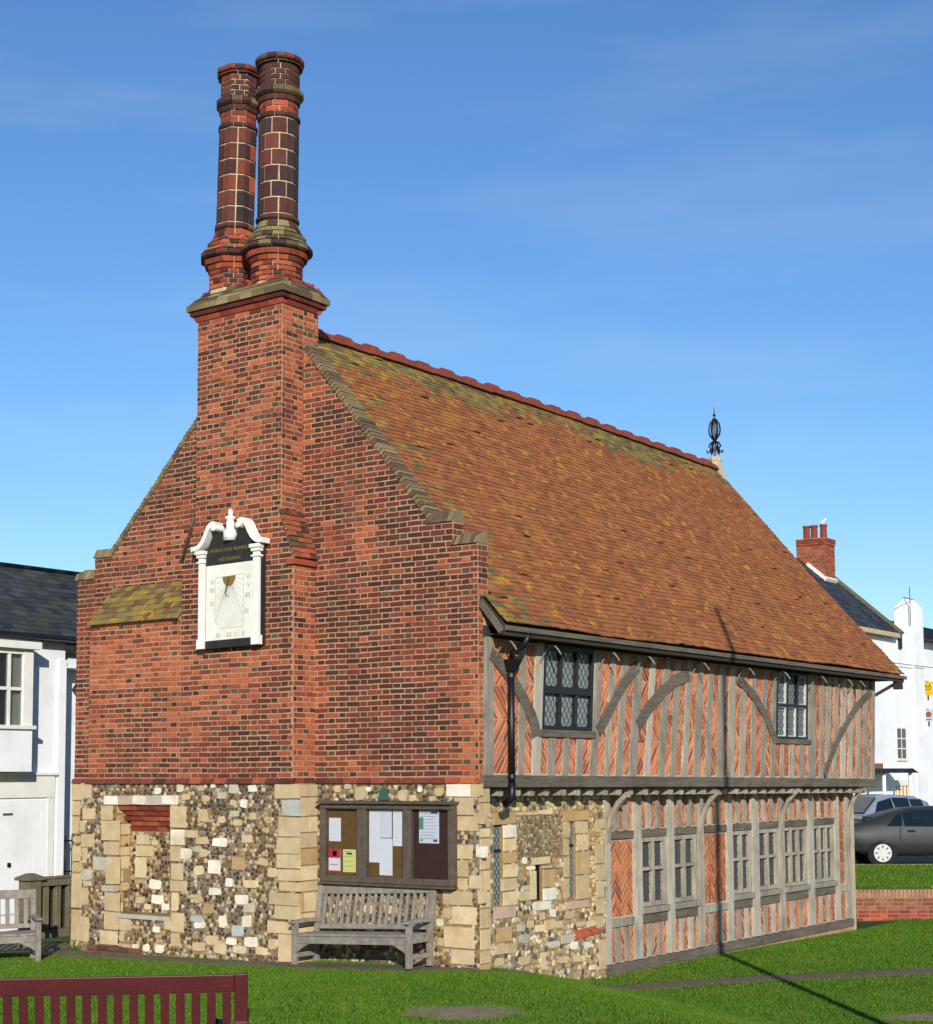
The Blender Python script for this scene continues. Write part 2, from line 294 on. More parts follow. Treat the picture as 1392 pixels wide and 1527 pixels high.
ST_GABLE=[(-0.51,2.04,-0.14,2.21,'w'),(-0.14,2.04,0.01,2.22,'c'),(-0.38,1.82,-0.1,2.04,'c'),(-0.04,1.71,0.08,1.87,'c'),(-0.38,1.63,-0.04,1.81,'c'),(-0.37,1.29,-0.12,1.47,'y'),(-0.08,1.31,0.07,1.45,'w'),(-0.38,1.08,-0.19,1.28,'c'),(-0.17,0.94,-0.02,1.1,'c'),(-0.57,0.74,-0.13,0.91,'c'),(-0.43,0.51,-0.06,0.73,'y'),(-0.57,0.58,-0.44,0.71,'c'),(-0.55,0.23,-0.1,0.49,'c'),(-0.38,0.93,-0.19,1.07,'c'),(-0.05,0.77,0.06,0.95,'c'),(-0.66,0.48,-0.56,0.57,'w'),(-0.45,0.04,-0.1,0.22,'c'),(-0.66,0.24,-0.57,0.34,'c'),(-2.41,0.8,-2.13,0.9,'y'),(-2.12,0.82,-1.9,0.9,'c'),(-1.82,0.83,-1.64,0.91,'y'),(-1.32,0.85,-1.16,0.93,'y'),(-1.15,0.84,-1.0,0.91,'c'),(-1.81,0.57,-1.61,0.69,'y'),(-1.48,0.59,-1.29,0.69,'y'),(-1.79,0.36,-1.63,0.46,'w'),(-1.27,0.41,-1.19,0.48,'w'),(-2.32,0.12,-2.16,0.25,'c'),(-1.97,2.0,-1.78,2.17,'c'),(-1.25,1.99,-1.11,2.13,'c'),(-1.09,1.98,-0.98,2.07,'c'),(-2.3,2.09,-2.19,2.19,'c'),(-0.69,2.05,-0.56,2.16,'c'),(-1.78,2.09,-1.69,2.17,'w'),(-0.77,1.98,-0.68,2.05,'c'),(-2.13,2.13,-2.02,2.21,'g'),(-0.95,2.09,-0.88,2.17,'w')]
ST_LONG=[(0.74,1.68,1.25,1.84,'o'),(2.38,1.68,3.0,1.82,'o'),(1.25,1.78,1.8,1.83,'c'),(1.8,1.78,2.1,1.85,'y'),(0.96,1.51,1.25,1.67,'w'),(0.96,1.34,1.24,1.5,'y'),(0.96,1.19,1.24,1.33,'o'),(0.96,1.01,1.26,1.18,'y'),(0.95,0.85,1.26,1.0,'c'),(0.95,0.66,1.27,0.84,'y'),(0.74,0.51,1.23,0.66,'p'),(2.37,1.46,2.51,1.68,'c'),(2.37,1.22,2.5,1.45,'c'),(2.37,0.94,2.5,1.21,'c'),(2.36,0.66,2.49,0.93,'c'),(2.68,1.51,2.98,1.67,'c'),(2.71,1.28,2.99,1.49,'y'),(2.68,0.96,3.01,1.26,'o'),(2.68,0.63,3.0,0.95,'c'),(2.39,0.51,2.99,0.62,'p'),(1.59,1.14,2.03,1.24,'y'),(1.86,1.08,2.08,1.12,'c'),(1.86,0.84,2.16,1.07,'o'),(1.86,0.67,2.17,0.83,'w'),(1.57,0.7,1.69,1.07,'y'),(1.49,1.08,1.68,1.14,'w'),(1.29,0.7,1.56,0.82,'c'),(1.62,0.55,2.04,0.67,'w'),(3.18,1.55,3.44,1.69,'c'),(3.17,1.08,3.39,1.35,'c'),(3.18,0.85,3.41,1.07,'c'),(3.2,0.62,3.4,0.84,'c'),(3.19,0.4,3.4,0.61,'c'),(3.15,0.21,3.37,0.37,'c'),(3.24,-0.36,3.42,0.05,'c'),(1.4,1.16,1.49,1.25,'w'),(2.02,0.44,2.15,0.55,'w'),(2.24,0.5,2.34,0.61,'c'),(1.79,-0.21,1.92,0.02,'y'),(1.0,0.05,1.24,0.19,'c'),(1.67,0.27,1.89,0.38,'y'),(1.89,0.29,2.15,0.42,'c'),(2.52,-0.03,2.69,0.08,'w'),(2.86,-0.04,3.04,0.05,'w'),(2.95,0.22,3.13,0.33,'y'),(2.98,-0.34,3.13,-0.27,'w'),(2.29,0.07,2.59,0.19,'g'),(1.3,0.16,1.53,0.28,'g'),(1.99,0.04,2.22,0.14,'g'),(1.78,0.42,1.91,0.52,'c'),(2.15,0.83,2.25,0.89,'w'),(0.8,0.22,1.14,0.41,'o'),(0.77,0.06,0.97,0.21,'c'),(1.25,0.32,1.42,0.42,'g'),(1.49,0.34,1.64,0.44,'c'),(2.15,0.29,2.33,0.39,'c'),(2.37,0.39,2.6,0.49,'c'),(2.68,0.26,2.91,0.34,'c'),(2.21,-0.18,2.44,-0.08,'c'),(2.59,-0.2,2.82,-0.1,'c'),(1.28,-0.11,1.52,0.01,'c'),(0.77,-0.07,0.94,0.04,'c')]
STUDS=[(0.09,0.26,0.1,0.28),(0.8,0.92,0.88,1.0),(1.11,1.28,1.22,1.4),(1.46,1.63,1.6,1.77),(1.81,1.94,1.97,2.1),(2.14,2.29,2.32,2.47),(2.49,2.65,2.7,2.85),(2.86,2.98,3.07,3.2),(3.16,3.33,3.38,3.55),(3.52,3.72,3.75,3.95),(3.95,4.1,4.18,4.33),(4.34,4.5,4.57,4.73),(4.69,4.85,4.91,5.08),(5.04,5.21,5.25,5.42),(5.41,5.59,5.6,5.78),(5.79,5.95,5.96,6.12),(6.17,6.37,6.31,6.52),(6.52,6.74,6.66,6.89),(6.93,7.1,7.07,7.24),(7.32,7.47,7.46,7.61),(7.69,7.83,7.83,7.98),(8.04,8.19,8.19,8.34),(8.41,8.54,8.55,8.68),(8.38,8.53,8.52,8.68),(8.75,8.93,8.89,9.07),(9.13,9.32,9.27,9.46),(9.5,9.78,9.64,9.92),(9.97,10.12,10.11,10.26),(10.24,10.41,10.37,10.55),(10.55,10.73,10.69,10.87),(10.89,11.07,11.02,11.21),(11.21,11.39,11.34,11.53),(11.57,11.76,11.71,11.89),(11.92,12.12,12.05,12.25),(12.29,12.43,12.42,12.56)]
BRACES=[[(0.2,3.78),(0.38,3.69),(0.63,3.51),(0.95,3.23),(1.16,2.97),(1.21,2.8)],[(2.7,2.88),(2.92,3.06),(3.21,3.39),(3.54,3.65),(3.78,3.8)],[(3.77,2.98),(4.13,3.26),(4.55,3.51),(4.95,3.68),(5.3,3.75)],[(6.92,3.77),(7.43,3.56),(7.79,3.31),(8.08,3.03),(8.22,2.83)],[(10.16,2.25),(10.55,2.7),(11.08,3.11),(11.62,3.47),(12.34,3.77)]]
# ================================================================ MOOT HALL
hall = empty('moot_hall', (-3.65, 6, -.3), 'Tudor hall with red brick chimney gable, flint base and timber-framed side', 'building')
def P(name, mb, mat, bevel=0, parent=None, smooth=False):
    o = mb.build(name, mat, parent or hall, smooth, bevel); fixp(o); return o
def fixp(o):
    if o.parent is hall: o.matrix_parent_inverse = HINV
bpy.context.view_layer.update(); HINV = hall.matrix_world.inverted()
_build = MB.build
def build2(s, name, mat, parent=None, smooth=False, bevel=0):
    o = _build(s, name, mat, parent, smooth, bevel)
    if parent is not None and parent.type == 'EMPTY': o.matrix_parent_inverse = Matrix.Translation(-Vector(parent.location))
    return o
MB.build = build2

def extrude_y(poly, y0, y1):
    n = len(poly); vs = [(x, y0, z) for x, z in poly]+[(x, y1, z) for x, z in poly]
    return vs, [tuple(range(n)), tuple(range(2*n-1, n-1, -1))]+[(i, i+n, (i+1) % n+n, (i+1) % n) for i in range(n)]
def walled(fr, u0, u1, v0, v1, d0, d1, ops):
    """boxes of a wall round its openings (ua, ub, va, vb)"""
    m = MB(); xs = sorted({u0, u1, *[o[0] for o in ops], *[o[1] for o in ops]})
    for a, b in zip(xs, xs[1:]):
        z = v0
        for o in sorted([o for o in ops if o[0] < (a+b)/2 < o[1]], key=lambda o: o[2]):
            m.add(*slabf(fr, a, b, z, o[2], d0, d1)); z = o[3]
        m.add(*slabf(fr, a, b, z, v1, d0, d1))
    return m
# ---- solid masonry behind the facing bricks
gable = P('gable_wall', MB().add(*extrude_y([(-7.33, 2.21), (-.03, 2.21), (-.03, 5.12), (-.40, 5.12), (-.40, 5.42), (-.72, 5.42), (-2.9, 8.05), (-4.4, 7.68), (-6.58, 5.5), (-6.95, 5.5), (-6.95, 5.2), (-7.33, 5.2)], 0, .22)), 'mortar')
breast = P('chimney_breast', MB().box(-6.55, -4.7, -.42, -.002, 2.21, 4.45).box(-4.7, -2.65, -.42, -.002, 2.21, 5.12)
           .add(*extrude_y([(-4.7, 5.12), (-2.65, 5.12), (-2.905, 5.75), (-4.445, 5.75)], -.42, -.002)), 'mortar')
stack = P('chimney_stack', MB().box(-4.435, -2.875, -.42, .30, 5.75, 8.64), 'mortar')
# ---- bricks
PAL = [S(97, 50, 39), S(114, 56, 42), S(134, 66, 47), S(157, 79, 53), S(178, 96, 62), S(85, 71, 56), S(78, 44, 37)]
def btone(u, v, kind, warm=0.0):
    n = vn(u*1.1+40, v*1.1+9)*.6+vn(u*3.3, v*3.3+70)*.4+warm
    r = rnd.random()
    if kind == 'h' and r < .5-.45*max(0, warm)*2: c = PAL[5] if rnd.random() < .45 else PAL[6]
    else:
        q = n+rnd.gauss(0, .17)
        c = PAL[6] if q < .27 else PAL[0] if q < .42 else PAL[1] if q < .56 else PAL[2] if q < .70 else PAL[3] if q < .85 else PAL[4]
    return vary(c, .14)
CO, BL, BH, JT = .0692, .2265, .1075, .0125
BRK = []
def wav(u, v): return .030*(vn(u*.55+3, v*.45+1)-.5)+.010*(vn(u*2.1, v*1.5+8)-.5)
def bricks(fr, u0, u1, v0, v1, bond='flemish', clips=(), skip=None, warm=None, rowlim=None, phase=0, parent=None, course=CO):
    nrow = int(round((v1-v0)/course)); course = (v1-v0)/max(1, nrow); per = BL+BH+2*JT
    for r in range(nrow):
        va = v0+r*course+JT/2; vb = v0+(r+1)*course-JT/2; a, b = u0, u1
        if rowlim: a, b = rowlim((va+vb)/2, u0, u1)
        if b-a < .03: continue
        k = r+phase
        if bond == 'flemish': u = u0-per+(per/2 if k % 2 else 0); seq = [(BL, 's'), (BH, 'h')]
        elif k % 2: u = u0-BL; seq = [(BL, 's')]
        else: u = u0-BH*1.5; seq = [(BH, 'h')]
        i = 0
        while u < b:
            wd, kd = seq[i % len(seq)]; i += 1
            p, q = max(u, a+.003), min(u+wd, b-.003); u += wd+JT
            if q-p < .022: continue
            j = lambda: rnd.uniform(-.0035, .0035)
            poly = [(p+j(), va+j()), (q+j(), va+j()), (q+j(), vb+j()), (p+j(), vb+j())]
            poly = [(pu+.006*(vn(pu*3, pv*9)-.5), pv+wav(pu, pv)) for pu, pv in poly]
            for cl in clips: poly = clip(poly, *cl)
            if area(poly) < .0006: continue
            cu, cv = (p+q)/2, (va+vb)/2
            if skip and skip(cu, cv): continue
            BRK.append((*prismf(fr, poly, -.02, rnd.uniform(.004, .010), .004, tilt=rnd.uniform(-.012, .012)), btone(cu, cv, kd, warm(cu, cv) if warm else 0), parent))
def Side(x): return Frame((x, 0, 0), (0, 1, 0), (1, 0, 0))
def lim_gable(v, a, b):
    return a, min(b, -.03 if v < 5.12 else (-.40 if v < 5.42 else 99))
RLINE = (1.21, 1, 4.535)      # 1.21 x + z below the right coping
LLINE = (-1.0, 1, 12.07)
bricks(GF, -2.65, -.03, 2.28, 5.12, warm=lambda u, v: .34*max(0, 1-(u+2.65)/.22)+(.10 if v < 3.9 else -.04), parent=gable)
bricks(GF, -2.9, -.40, 5.12, 5.42, parent=gable)
bricks(GF, -2.9, -.03, 5.42, 8.0, clips=(RLINE,), rowlim=lim_gable, warm=lambda u, v: .3*max(0, 1-(u+2.9)/.3)+(.1 if v > 6.6 else -.03), parent=gable)
bricks(GF, -7.33, -6.5, 2.28, 5.2, warm=lambda u, v: .16*(v < 3.2), parent=gable)
bricks(GF, -6.95, -4.42, 5.2, 5.5, parent=gable)
bricks(GF, -6.6, -4.42, 5.5, 7.7, clips=(LLINE,), parent=gable)
bricks(GF, -6.55, -4.68, 4.95, 5.2, parent=gable)
def wblock(u, v):
    t = .0
    if u < -4.75 and v > 3.55: t += .28
    if u < -6.1: t += .22
    if -5.0 < u < -4.6 and v < 4.4: t += .12
    if v < 3.0: t += .10
    return t
bricks(BF, -6.55, -4.7, 2.28, 4.44, warm=wblock, parent=breast)
bricks(BF, -4.7, -2.65, 2.28, 5.12, warm=lambda u, v: (.22 if -4.3 < u < -3.2 and 3.5 < v < 3.95 else .04)+.25*max(0, 1-(-2.65-u)/.16), parent=breast)
bricks(BF, -4.7, -2.65, 5.12, 5.75, clips=((2.47, 1, -1.44), (-2.2, 1, 15.5)), parent=breast)
bricks(BF, -4.435, -2.875, 5.75, 8.52, 'english', warm=lambda u, v: .13, parent=stack)
bricks(Side(-2.65), -.42, -.004, 2.28, 5.12, 'english', warm=lambda u, v: .3, parent=breast)
bricks(Side(-2.875), -.42, -.004, 5.75, 8.52, 'english', warm=lambda u, v: .24, parent=stack)
bricks(Side(-2.875), 0, .30, 7.9, 8.52, 'english', warm=lambda u, v: .24, parent=stack)
bricks(Side(-.40), .004, .215, 5.12, 5.42, 'english', parent=gable)
bricks(Side(-.03), .004, .215, 2.28, 5.12, 'english', warm=lambda u, v: .12, parent=gable)
# sloping shoulders of the breast: weathering bricks, and the corbel under the right one
def slopef(p0, p1, y0, y1, th, c, cx=None):
    (xa, za), (xb, zb) = p0, p1; dx, dz = xb-xa, zb-za; l = math.hypot(dx, dz); nx, nz_ = dz/l*th, -dx/l*th
    if nz_ < 0: nx, nz_ = -nx, -nz_
    vs = [(x, y, z) for y in (y0, y1) for x, z in ((xa, za), (xb, zb), (xb+nx, zb+nz_), (xa+nx, za+nz_))]
    return vs, [(0, 1, 2, 3), (7, 6, 5, 4), (0, 4, 5, 1), (1, 5, 6, 2), (2, 6, 7, 3), (3, 7, 4, 0)]
COP = []
def slope_row(pa, pb, n, y0, y1, th, pal, over=.03, nm=COP, gap=.006, ycut=1):
    for i in range(n):
        t0, t1 = i/n, (i+1)/n; L_ = math.hypot(pb[0]-pa[0], pb[1]-pa[1]); g = gap/L_
        f = lambda t: (pa[0]+(pb[0]-pa[0])*t, pa[1]+(pb[1]-pa[1])*t)
        for k in range(ycut):
            ya = y0+(y1-y0)*k/ycut; yb = y0+(y1-y0)*(k+1)/ycut-.006
            nm.append((*slopef(f(t0+g), f(t1-g), ya+rnd.uniform(-.006, .006), yb, th+rnd.uniform(-.007, .006), None), vary(rnd.choice(pal), .2), gable))
DARKP = [S(84, 66, 52), S(104, 60, 48), S(72, 58, 48), S(120, 104, 74)]
slope_row((-2.63, 5.10), (-2.90, 5.76), 9, -.44, -.005, .05, [S(150, 76, 54), S(84, 54, 46), S(160, 84, 58)], ycut=3)
slope_row((-4.72, 5.20), (-4.46, 5.80), 5, -.44, -.005, .03, DARKP, ycut=3)
for k in range(3): COP.append((*slabf(Frame((0, 0, 0), (0, 1, 0), (1, 0, 0)), -.46+k*.155, -.31+k*.155, 5.03, 5.10, -2.75, -2.60), vary(S(150, 72, 50), .15), breast))
# ---- verge copings and kneelers
MOSS = [S(134, 116, 84), S(118, 102, 78), S(96, 80, 64), S(140, 122, 80), S(122, 98, 74)]
slope_row((-.74, 5.43), (-2.88, 8.02), 52, -.022, .27, .075, MOSS, gap=.008)
slope_row((-6.60, 5.49), (-4.40, 7.68), 46, -.022, .27, .075, MOSS, gap=.008)
for x0, x1, z in ((-.42, -.02, 5.125), (-7.36, -6.95, 5.205)):
    for i in range(7):
        a = x0+(x1-x0)*i/7; b = x0+(x1-x0)*(i+1)/7-.008; sk = .06
        vs = [(a, -.035, z), (b, -.035, z), (b, .24, z), (a, .24, z), (a+sk*(1 if x1 > -1 else -1)*.3, .02, z+.15-.05*abs(i-3)/3), (b, .02, z+.15-.05*abs(i-3)/3), (b, .20, z+.17), (a, .20, z+.17)]
        COP.append((vs, BOXF, vary(rnd.choice(MOSS), .2), gable))
for x0, x1, z in ((-.80, -.40, 5.425), (-6.97, -6.58, 5.505)):
    for i in range(5):
        a = x0+(x1-x0)*i/5; b = x0+(x1-x0)*(i+1)/5-.007
        vs = [(a, -.03, z), (b, -.03, z), (b, .24, z), (a, .24, z), (a, .04, z+.13), (b, .04, z+.13-.02*(i == 4)), (b, .22, z+.15), (a, .22, z+.15)]
        COP.append((vs, BOXF, vary(rnd.choice(MOSS), .2), gable))
for _a, _b in (((-.74, 5.43), (-2.88, 8.02)), ((-6.60, 5.49), (-4.40, 7.68))): P('coping_bed', MB().add(*slopef(_a, _b, 0, .24, .05, None)), 'mortar')
emit('coping_brick', 'coping_bricks', COP, 'coping', hall)
# ---- moulded plinth course between brick and flint
def plinth(fr, u0, u1, parent):
    u = u0
    while u < u1-.02:
        q = min(u+.22, u1); BRK.append((*slabf(fr, u+.005, q-.005, 2.205, 2.275, -.02, .045, .012), btone(u, 2.2, 's', .04), parent)); u += .232
plinth(BF, -6.58, -2.61, breast); plinth(Side(-2.65), -.45, -.005, breast); plinth(GF, -2.61, -.0, gable); plinth(GF, -7.36, -6.6, gable); plinth(Side(-.03), -.04, .12, gable)
# ---- chimney cap: projecting courses round the stack
def rectcourse(z0, z1, o0, o1, pal, lead=.226):
    x0, x1, y0, y1 = -4.435, -2.875, -.42, .30
    for fr, a, b in ((Frame((0, y0, 0), (1, 0, 0), (0, -1, 0)), x0, x1), (Frame((x1, 0, 0), (0, 1, 0), (1, 0, 0)), y0, y1), (Frame((0, y1, 0), (-1, 0, 0), (0, 1, 0)), -x1, -x0), (Frame((x0, 0, 0), (0, -1, 0), (-1, 0, 0)), -y1, -y0)):
        n = max(2, round((b-a)/(lead+.012))); om = max(o0, o1)
        for i in range(n):
            p = a+(b-a)*i/n+.005; q = a+(b-a)*(i+1)/n-.005
            fb = abs(fr.N[1]) > .5
            if i == 0 and fb: p = a-o0
            if i == n-1 and fb: q = b+o0
            if i == 0 and not fb: p = a+.062
            if i == n-1 and not fb: q = b-.062
            vs, fs = slabf(fr, p, q, z0+.005, z1-.004, -.06, o0, o1)
            if o1 != o0 and fb:
                if i == 0: vs[7] = fr(a-o1, z1-.004, o1)
                if i == n-1: vs[6] = fr(b+o1, z1-.004, o1)
            BRK.append((vs, fs, vary(rnd.choice(pal), .18), stack))
RD = [S(150, 68, 48), S(166, 80, 56), S(120, 58, 46)]; GRN = [S(120, 108, 72), S(96, 82, 60), S(110, 92, 62), S(82, 60, 48), S(140, 126, 86)]
rectcourse(8.52, 8.59, .02, .05, RD); rectcourse(8.59, 8.655, .075, .085, [S(92, 40, 38), S(110, 48, 40)]); rectcourse(8.655, 8.74, .115, .115, GRN)
rectcourse(8.74, 8.81, .10, .05, GRN); rectcourse(8.81, 8.88, .05, -.02, GRN+RD); rectcourse(8.88, 8.95, -.02, -.08, RD+GRN[:1])
P('chimney_cap_core', MB().box(-4.37, -2.94, -.36, .24, 8.6, 8.93), 'mortar')
# ---- the two moulded shafts
def octr(t): return math.cos(math.pi/8)/math.cos(((t+math.pi/8) % (math.pi/4))-math.pi/8)
def arcpiece(c, lean, t0, t1, prof, rin, oc, ns=2):
    vs = []; fs = []; m = len(prof)+2; pr = [(rin, prof[0][1])]+list(prof)+[(rin, prof[-1][1])]
    for i in range(ns+1):
        t = t0+(t1-t0)*i/ns; k = octr(t) if oc else 1
        for r, z in pr: vs.append((c[0]+lean*(z-9)+r*k*math.cos(t), c[1]+r*k*math.sin(t), z))
    for i in range(ns):
        for j in range(m-1): fs.append((i*m+j, (i+1)*m+j, (i+1)*m+j+1, i*m+j+1))
    fs += [tuple(range(m)), tuple(range((ns+1)*m-1, ns*m-1, -1))]
    return vs, fs
DK = [S(72, 44, 42), S(84, 47, 43), S(60, 46, 45), S(92, 52, 45), S(102, 56, 46)]
def shaft(c, lean, dz, oc, zt):
    o0 = math.pi/8 if oc else 0
    def ring(z0, z1, ra, rb, n, pal, bulge=0, off=0, gap=.012):
        z0 += dz; z1 += dz; gz = .013 if gap > .015 else .008
        for i in range(n):
            t0 = 2*math.pi*(i+off)/n; t1 = 2*math.pi*(i+1+off)/n; g = gap/max(.2, ra)/2; zm = (z0+z1)/2
            prof = [(ra, z0+gz), (rb, z1-gz)] if not bulge else [(ra, z0+gz), ((ra+rb)/2+bulge, zm-(z1-z0)*.2), ((ra+rb)/2+bulge, zm+(z1-z0)*.2), (rb, z1-gz)]
            BRK.append((*arcpiece(c, lean, t0+g, t1-g, prof, min(ra, rb)-.05, oc), vary(rnd.choice(pal), .16), None))
    W = RD+[S(186, 96, 62)]; G = GRN if not oc else W+GRN[:2]
    for k in range(4): ring(8.90+k*.0675, 8.9675+k*.0675, .352, .352, 16, W+DK[:1], off=k % 2*.5)
    ring(9.17, 9.24, .36, .385, 16, W); ring(9.24, 9.32, .41, .43, 16, W)
    ring(9.32, 9.42, .45, .46, 16, DK+GRN[:2], .03, .5); ring(9.42, 9.49, .455, .40, 16, G)
    ring(9.49, 9.565, .385, .375, 16, G+DK[:1], .015, .5)
    ring(9.565, 9.64, .365, .325, 12, G+DK[:2]); ring(9.64, 9.75, .32, .275, 12, G+DK[:1], 0, .5)
    ring(9.75, 9.84, .275, .275, 8, DK+GRN[:1], .022)
    n = 8; h = (11.17-9.84)/6
    for k in range(6): ring(9.84+k*h, 9.84+(k+1)*h, .276 if not oc else .28, .276 if not oc else .28, n, DK if not oc else DK+[S(158, 78, 52), S(120, 60, 46)], 0, (k % 2)*.5 if not oc else 0, gap=.02)
    ring(11.17, 11.25, .276, .28, 12, DK[:3], .015)
    ring(11.25, 11.33, .264, .264, 8, W, 0); ring(11.33, 11.41, .264, .264, 8, W, 0, .5)
    ring(11.41, 11.49, .28, .295, 12, DK[:4]); ring(11.49, 11.62, .295, .30, 14, DK[:3]+GRN[:2], .035, .5)
    for k in range(4): ring(11.62+k*.075, 11.695+k*.075, .276, .276, 12, DK[:4], 0, k % 2*.5)
    ring(11.92, 11.97, .29, .305, 14, DK[:3]+GRN[1:2], .02); ring(11.97, 12.06, .32, .315, 16, DK[:3]+RD[:1]+GRN[1:2], .018, .5)
    pr = [(.33, 8.85), (.33, 9.2), (.40, 9.3), (.40, 9.45), (.355, 9.52), (.25, 9.75), (.262, 9.84), (.262, 11.2), (.25, 11.3), (.25, 11.45), (.28, 11.55), (.262, 11.65), (.262, 11.91), (.28, 11.98), (.19, 12.0), (.17, 11.9), (.02, 11.88)]
    vs, fs = lathef(c, [(r, z+dz) for r, z in pr], 16)
    vs = [(x+lean*(z-9), y, z) if not oc else (c[0]+lean*(z-9)+(x-c[0])*octr(math.atan2(y-c[1], x-c[0])), c[1]+(y-c[1])*octr(math.atan2(y-c[1], x-c[0])), z) for x, y, z in vs]
    return P('chimney_shaft', MB().add(vs, fs), 'shaft_mortar')
i0 = len(BRK); sR = shaft((-3.29, -.08), .012, .0, False, 12.1)
for k in range(i0, len(BRK)): BRK[k] = (*BRK[k][:3], sR)
i0 = len(BRK); sL = shaft((-4.11, -.08), .034, .05, True, 12.2)
for k in range(i0, len(BRK)): BRK[k] = (*BRK[k][:3], sL)
emit('brick', 'bricks', BRK, 'brick', hall)

# ---- lean-to roof over the left block
leanto = P('lean_to_roof', MB().add([(-6.53, -.432, 4.455), (-4.705, -.432, 4.455), (-4.705, -.002, 5.0), (-6.53, -.002, 5.0), (-6.53, -.432, 4.43), (-4.705, -.432, 4.43), (-4.705, -.002, 4.40), (-6.53, -.002, 4.40)], BOXF), 'mortar')
LT = []
for r in range(7):
    for k in range(12):
        x = -6.54+k*.1545+(.07 if r % 2 else 0); x1 = min(x+.15, -4.703)
        if x1-x < .03: continue
        s0 = r/7.0; s1 = min(1.0, s0+.2); yz = lambda s, n: (-.48+.48*s-n*.77, 4.44+.585*s+n*.64)
        (ya, za), (yb, zb), (yc, zc), (yd, zd) = yz(s0, .028), yz(s1, .012), yz(s0, .014), yz(s1, 0)
        LT.append(([(x, yc, zc), (x1, yc, zc), (x1, min(yd, -.003), zd), (x, min(yd, -.003), zd), (x, ya, za), (x1, ya, za), (x1, min(yb, -.003), zb), (x, min(yb, -.003), zb)], BOXF, vary(rnd.choice([S(122, 100, 62), S(134, 116, 66), S(112, 84, 56), S(140, 122, 58)]), .12), leanto))
emit('roof_tile', 'roof_tiles', LT, 'rooftile', leanto)

# ---- flint and stone ground floor
FL = []
FPAL = [S(176, 156, 124), S(140, 114, 80), S(104, 84, 60), S(74, 66, 58), S(58, 55, 52), S(186, 174, 150), S(128, 120, 108), S(96, 72, 48), S(190, 166, 118)]
def flints(fr, u0, u1, v0, v1, rects, ops, cell=.072, pal=FPAL, parent=None, jit=.38, gap=.010, dk=0.0):
    nu, nv = int((u1-u0)/cell)+1, int((v1-v0)/(cell*.9))+1
    pt = {}
    for i in range(-1, nu+1):
        for j in range(-1, nv+1):
            pt[i, j] = (u0+(i+.5+(.5 if j % 2 else 0)*.8+rnd.uniform(-jit, jit))*cell, v0+(j+.5+rnd.uniform(-jit, jit))*cell*.9)
    for (i, j), (a, b) in pt.items():
        if not (u0 < a < u1 and v0 < b < v1): continue
        if any(r[0]-.0 < a < r[2]+.0 and r[1]-.0 < b < r[3]+.0 for r in rects): continue
        if any(o[0]-.03 < a < o[1]+.03 and o[2]-.03 < b < o[3]+.03 for o in ops): continue
        poly = [(max(u0, a-cell), max(v0, b-cell)), (min(u1, a+cell), max(v0, b-cell)), (min(u1, a+cell), min(v1, b+cell)), (max(u0, a-cell), min(v1, b+cell))]
        for di in (-2, -1, 0, 1, 2):
            for dj in (-2, -1, 0, 1, 2):
                q = pt.get((i+di, j+dj))
                if q is None or (di == 0 and dj == 0): continue
                du, dv = q[0]-a, q[1]-b; l = math.hypot(du, dv)+1e-9
                if l > 2.2*cell: continue
                poly = clip(poly, du/l, dv/l, (a*du+b*dv)/l+l/2-gap/2)
                if len(poly) < 3: break
            if len(poly) < 3: break
        if area(poly) < .0004: continue
        n = len(poly); cu = sum(p[0] for p in poly)/n; cv = sum(p[1] for p in poly)/n; h = rnd.uniform(.004, .017)
        vs = [fr(p[0], p[1], -.015) for p in poly]+[fr(cu+(p[0]-cu)*.92, cv+(p[1]-cv)*.92, h*.7) for p in poly]+[fr(cu+rnd.uniform(-.01, .01), cv+rnd.uniform(-.01, .01), h)]
        fs = [(k, (k+1) % n, n+(k+1) % n, n+k) for k in range(n)]+[(n+k, n+(k+1) % n, 2*n) for k in range(n)]
        z = vn(a*1.3+5, b*1.3+3); c = rnd.choice(pal[:3]+pal[7:]) if rnd.random() < z*.9 else rnd.choice(pal[2:7])
        if rnd.random() < dk: c = S(52, 44, 40)
        FL.append((vs, fs, vary(c, .22), parent))
STC = {'c': S(197, 174, 134), 'y': S(213, 192, 148), 'w': S(230, 221, 198), 'g': S(184, 177, 156), 'p': S(192, 162, 138), 'o': S(184, 152, 106), 'b': S(178, 178, 170)}
STN = []
def stone(fr, u0, v0, u1, v1, code, parent, proud=None, rough=1.0):
    w_, h_ = u1-u0, v1-v0; j = min(.018, .09*min(w_, h_))*rough; J = lambda: rnd.uniform(-j, j)
    k = .10+rnd.uniform(0, .1)*rough
    poly = [(u0+w_*k, v0+J()), (u1-w_*k, v0+J()), (u1+J(), v0+h_*k), (u1+J(), v1-h_*k), (u1-w_*k, v1+J()), (u0+w_*k, v1+J()), (u0+J(), v1-h_*k), (u0+J(), v0+h_*k)]
    if rough < .5: poly = [(u0+J(), v0+J()), (u1+J(), v0+J()), (u1+J(), v1+J()), (u0+J(), v1+J())]
    d = proud if proud is not None else rnd.uniform(.014, .024)
    n = len(poly); vs, fs = prismf(fr, poly, -.03, d, .005, tilt=rnd.uniform(-.03, .03))
    STN.append((vs, fs, vary(STC[code], .09), parent))
def stones(fr, data, parent):
    out = []
    for u0, v0, u1, v1, c in data:
        if u1 < u0: u0, u1 = u1, u0
        big = (u1-u0)*(v1-v0) > .035 or c == 'o' and (u1-u0) > .3
        stone(fr, u0, v0, u1, v1, c, parent, rough=.3 if big else 1.0); out.append((u0, v0, u1, v1))
    return out
NICHE = (-5.95, -4.87, .42, 1.91)
base = P('flint_base', walled(BF, -6.62, -2.60, -.6, 2.205, -.40, 0, [NICHE]), 'flint_mortar')
